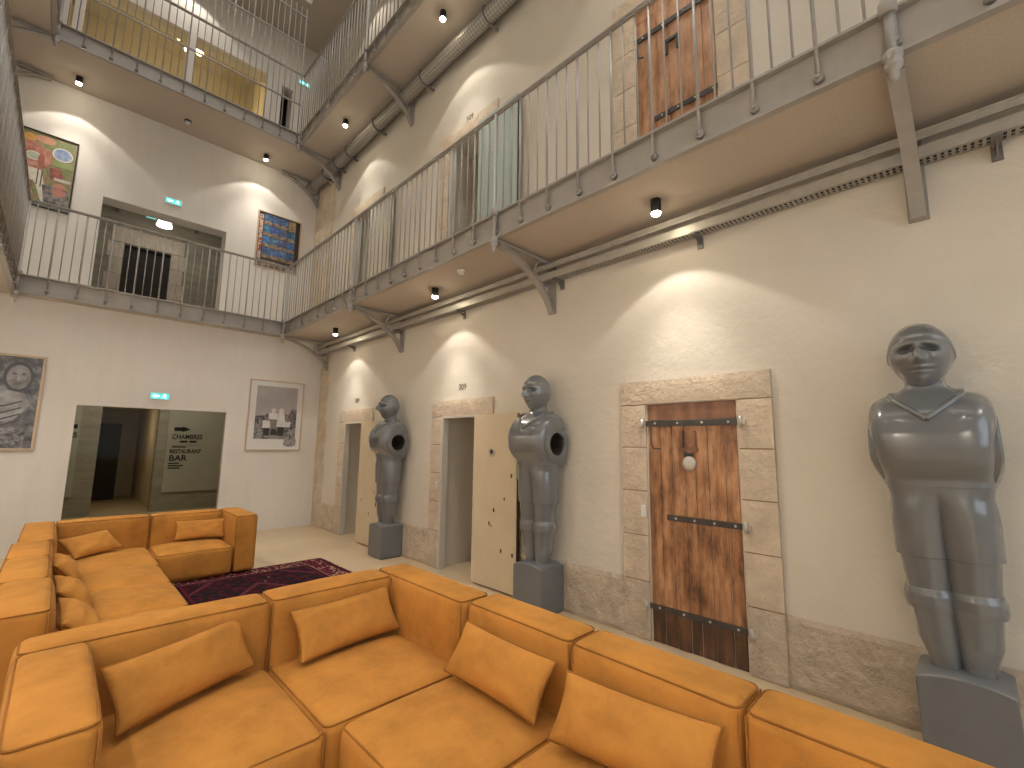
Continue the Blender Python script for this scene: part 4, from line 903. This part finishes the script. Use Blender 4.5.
# axis at local x=0, front is -x.  z: half width a, front depth F, back depth B, exponent n
TORSO = [(1.34, .210, .155, .150, 2.6), (1.405, .222, .158, .152, 2.8), (1.408, .228, .165, .156, 2.8), (1.440, .230, .166, .160, 2.8), (1.450, .228, .168, .162, 3.2), (1.485, .235, .202, .168, 3.8), (1.53, .242, .245, .178, 4.2),
         (1.61, .252, .262, .190, 4.4), (1.69, .260, .262, .190, 4.4), (1.77, .263, .240, .184, 4.2), (1.83, .258, .200, .168, 3.8), (1.87, .248, .158, .142, 3.4), (1.90, .226, .124, .118, 3.0), (1.92, .178, .100, .10, 2.5), (1.938, .108, .086, .092, 2.1), (1.965, .088, .080, .088, 2.0), (2.06, .086, .080, .086, 2.0)]
LEG = [(0.42, .058, .066, .080), (0.50, .060, .070, .084), (0.60, .074, .090, .102), (0.752, .080, .100, .112), (0.757, .084, .112, .124), (0.785, .086, .117, .129), (0.835, .087, .116, .128), (0.862, .086, .108, .118), (0.868, .086, .102, .114),
       (0.96, .088, .108, .118), (1.028, .090, .113, .123), (1.034, .094, .124, .138), (1.10, .094, .126, .142), (1.22, .090, .132, .150), (1.34, .080, .138, .160)]
def pol_super(t, a, F, B, n):
    cx, sy = -cos(t), sin(t); d = F if cx < 0 else B
    r = (abs(cx/d)**n+abs(sy/a)**n)**(-1/n); return r
def pol_legs(t, d, ry, rx):
    cx, sy = cos(t), sin(t); best = 0.03
    for c in (-d, d):
        A = (cx/rx)**2+(sy/ry)**2; Bq = -2*sy*c/ry**2; Cq = (c/ry)**2-1; disc = Bq*Bq-4*A*Cq
        if disc > 0: best = max(best, (-Bq+math.sqrt(disc))/(2*A))
    return best
def statue_body(mb):
    NT = 120; zs = sorted(set([r[0] for r in LEG]+[r[0] for r in TORSO]+[0.42+k*0.0125 for k in range(132)]))
    zs = [z for z in zs if z <= 2.06]; rows = []
    for z in zs:
        row = []
        for k in range(NT):
            t = 2*pi*k/NT
            if z < 1.27: r = pol_legs(t, *lerp_tab(LEG, z))
            elif z > 1.47: r = sum(pol_super(t, *lerp_tab(TORSO, z+dz))*wt for dz, wt in ((-.024, .15), (-.012, .2), (0, .3), (.012, .2), (.024, .15)))
            elif z > 1.40: r = pol_super(t, *lerp_tab(TORSO, z))
            else:
                w_ = (z-1.27)/0.13; w_ = w_*w_*(3-2*w_)
                r = pol_legs(t, *lerp_tab(LEG, z))*(1-w_)+pol_super(t, *lerp_tab(TORSO, z))*w_
            row.append((-r*cos(t), r*sin(t), z))
        rows.append(row)
    vs = [p for r in rows for p in r]; fs = []
    for j in range(len(rows)-1):
        for k in range(NT):
            k2 = (k+1) % NT; fs.append((j*NT+k, j*NT+k2, (j+1)*NT+k2, (j+1)*NT+k))
    n = len(vs); fs += [tuple(range(NT))[::-1], tuple(range(n-NT, n))]
    mb.add(vs, fs, True)
def gs(x, m, s): return math.exp(-((x-m)/s)**2)
def statue_head(mb, c):
    def fn(u, v):
        t = 2*pi*u; p = pi*(0.02+0.96*v); nx, ny, nz = -sin(p)*cos(t), sin(p)*sin(t), -cos(p)
        x, y, z = nx*0.155, ny*0.141, nz*0.188
        if nz < 0:
            k = (-nz)**1.5; y *= 1-0.25*k; x = x*(1-0.24*k)-0.010*k
        if nx > 0: x *= 0.95
        fr = max(0.0, -nx)
        f = fr**0.7
        d = 0.0
        d += 0.044*gs(y, 0, .022)*gs(z, -.030, .028)+0.030*gs(y, 0, .020)*gs(z, .014, .040)       # nose
        d += 0.016*gs(y, 0.024, .014)*gs(z, -.040, .015)+0.016*gs(y, -0.024, .014)*gs(z, -.040, .015)
        for s_ in (-1, 1):
            d -= 0.046*gs(y, s_*.052, .032)*gs(z, .026-0.22*(abs(y)-.05), .014)                  # eye sockets
            d += 0.018*gs(y, s_*.05, .045)*gs(z, .056-0.18*(abs(y)-.05), .014)                                   # brows
            d += 0.013*gs(y, s_*.058, .030)*gs(z, -.020, .026)                                  # cheeks
        d += 0.017*gs(y, 0, .036)*gs(z, -.077, .010)+0.016*gs(y, 0, .030)*gs(z, -.099, .010)-0.016*gs(y, 0, .042)*gs(z, -.0885, .006)
        d += 0.018*gs(y, 0, .038)*gs(z, -.142, .026)                                              # chin
        x -= d*f*1.3
        # hair cap: raised step above the hairline
        hl = 0.098-0.55*max(0.0, abs(y)-0.055)-(0.16*max(0.0, nx+0.45))
        step = 1/(1+math.exp(-(z-hl)/0.0035)) if z > -0.12 else 0
        g_ = 1+0.040*step-0.035*gs(z, hl-0.004, .006)*(1 if z > -0.1 else 0); x *= g_; y *= g_; z = z*(1+0.03*step) if z > 0 else z
        for s_ in (-1, 1):                                                                        # ears
            e = gs(x, 0.012, .024)*gs(z, -.005, .042); y += s_*0.005*e*(1 if ny*s_ > 0.3 else 0)
        return (c[0]+x, c[1]+y, c[2]+z)
    mb.grid(fn, 128, 96, closed_u=True)
def bool_cut(o, cutter):
    md = o.modifiers.new('cut', 'BOOLEAN'); md.operation = 'DIFFERENCE'; md.object = cutter; md.solver = 'EXACT'
    dg = bpy.context.evaluated_depsgraph_get(); me = bpy.data.meshes.new_from_object(o.evaluated_get(dg))
    o.modifiers.clear(); old = o.data; o.data = me; bpy.data.meshes.remove(old); bpy.data.objects.remove(cutter)
def build_statue(loc, label):
    t = thing('player_statue', loc, label, 'statue', 'grey football-table player statues')
    ox, oy, oz = loc
    class O(MB): 
        def add(s, vs, fs, smooth=None): MB.add(s, [(p[0]+ox, p[1]+oy, p[2]+oz) for p in vs], fs, smooth)
    HX, HZ, HR = -0.010, 1.615, 0.112
    mb = O(); statue_body(mb); body = mb.build('body', M['statue'], t)
    mb = MB(); mb.cyl((HX, -0.5, HZ), (HX, 0.5, HZ), HR, n=40); cut = mb.build('cutter', M['statue']); cut.location = (ox, oy, oz)
    bpy.context.view_layer.update(); bool_cut(body, cut)
    for p in body.data.polygons: p.use_smooth = True
    es = body.modifiers.new('crease', 'EDGE_SPLIT'); es.split_angle = math.radians(42)
    mb = O(); mb.tube([(HX, -0.235, HZ), (HX, 0.235, HZ)], HR-0.001, 32, caps=False); mb.build('rod_hole_shade', M['hole'], t)  # added tube, coloured dark for the shade deep in the hole
    mb = O(); statue_head(mb, (-0.035, 0, 2.130)); mb.build('head', M['statue'], t)
    # teardrop plates round the rod holes
    for sg in (-1, 1):
        ro = 0.178; tipx, tipz = 0.115, 1.355
        outer = [(HX+ro*cos(a), HZ+ro*sin(a)) for a in [math.radians(d) for d in range(-15, 196, 10)]]+[(HX-0.115, HZ-0.135), (HX-0.02, HZ-0.21), (tipx-0.03, tipz+0.03), (tipx, tipz), (tipx+0.03, tipz+0.06), (HX+0.165, HZ-0.12)]
        N = 48
        def ray(a, poly):
            best = 0.3
            for (x0, z0), (x1, z1) in zip(poly, poly[1:]+poly[:1]):
                dx, dz = x1-x0, z1-z0; ca, sa = cos(a), sin(a); det = ca*(-dz)+sa*dx
                if abs(det) < 1e-9: continue
                rx, rz = x0-HX, z0-HZ; r = (rx*(-dz)+rz*dx)/det; u = (ca*rz-sa*rx)/det
                if r > 0 and -1e-6 <= u <= 1+1e-6: best = min(best, r) if best != 0.3 else r
            return best
        vs = []
        for k in range(N):
            a = 2*pi*k/N; r = ray(a, outer)
            fz = max(0.0, min(1.0, (HZ+r*sin(a)-1.36)/0.20)); fz = fz*fz*(3-2*fz)
            y1_ = sg*0.264; yo = sg*(0.222+0.042*fz); y0_ = sg*0.215
            for rr, yy in ((HR, y0_), (HR, y1_-sg*.004), (HR+.006, y1_), (HR+(r-HR)*.5, (y1_*.6+yo*.4)), (r-.012, yo), (r, yo-sg*.012), (r-.004, y0_-sg*.06)): vs.append((HX+rr*cos(a), yy, HZ+rr*sin(a)))
        fs = [(k*7+q, k*7+q+1, ((k+1) % N)*7+q+1, ((k+1) % N)*7+q) for k in range(N) for q in range(6)]
        mb = O(); mb.add(vs, fs, True); o = mb.build('rod_sleeve', M['statue'], t); es = o.modifiers.new('crease', 'EDGE_SPLIT'); es.split_angle = math.radians(42)
        mb = O(); mb.tube([(HX+0.045, sg*0.2625, HZ+HR), (HX+0.075, sg*0.2625, HZ+0.160)], 0.004, 5); mb.build('sleeve_slot', M['hole'], t)
    # V collar
    def front(y, z):
        a, F, B, n = lerp_tab(TORSO, z); s_ = min(0.999, abs(y)/a); return -F*(1-s_**n)**(1/n)
    mb = O()
    for sg in (-1, 1):
        pts = []
        for k in range(15):
            y = sg*0.145*k/14; z = 1.765+0.125*k/14; pts.append((front(y, z)-0.004, y, z))
        pts += [(pts[-1][0]+0.05, sg*0.150, 1.915), (0.06, sg*0.135, 1.932)]
        mb.tube(pts, 0.015, 8)
    mb.build('collar', M['statue'], t)
    # pedestal with a slightly domed top
    mb = O(); w2, d0, d1, h = 0.185, -0.165, 0.175, 0.480
    def top(u, v): y = -w2+2*w2*u; x = d0+(d1-d0)*v; return (x, y, h-0.03*(2*u-1)**2-0.012*(2*v-1)**2)
    n = 14; mb.grid(top, n, n)
    ring = [(i/n, 0) for i in range(n)]+[(1, i/n) for i in range(n)]+[(1-i/n, 1) for i in range(n)]+[(0, 1-i/n) for i in range(n)]
    vs = [top(*p) for p in ring]+[(top(*p)[0], top(*p)[1], 0.03) for p in ring]+[(top(*p)[0]*0.94, top(*p)[1]*0.94, 0.0) for p in ring]; K = len(ring)
    mb.add(vs, [(k, (k+1) % K, K+(k+1) % K, K+k) for k in range(K)]+[(K+k, K+(k+1) % K, 2*K+(k+1) % K, 2*K+k) for k in range(K)]+[tuple(range(2*K, 3*K))], False)
    o = mb.build('pedestal', M['pedestal'], t); clean(o, 1e-5); b_ = o.modifiers.new('edge', 'BEVEL'); b_.width = 0.008; b_.segments = 2; b_.limit_method = 'ANGLE'; b_.angle_limit = 0.9
    return t
SX = W-0.022-0.178
st = build_statue((SX, 0.135, 0), 'big grey player statue nearest the viewer at the right edge')
tag(copy_tree(st, (SX, 3.14, 0)), 'grey player statue in the middle, between the open cream door and the brown door', 'statue', 'grey football-table player statues')
tag(copy_tree(st, (SX, 6.10, 0)), 'farthest grey player statue, beside the far doorway', 'statue', 'grey football-table player statues')
st.rotation_euler = (-0.022, 0, 0)
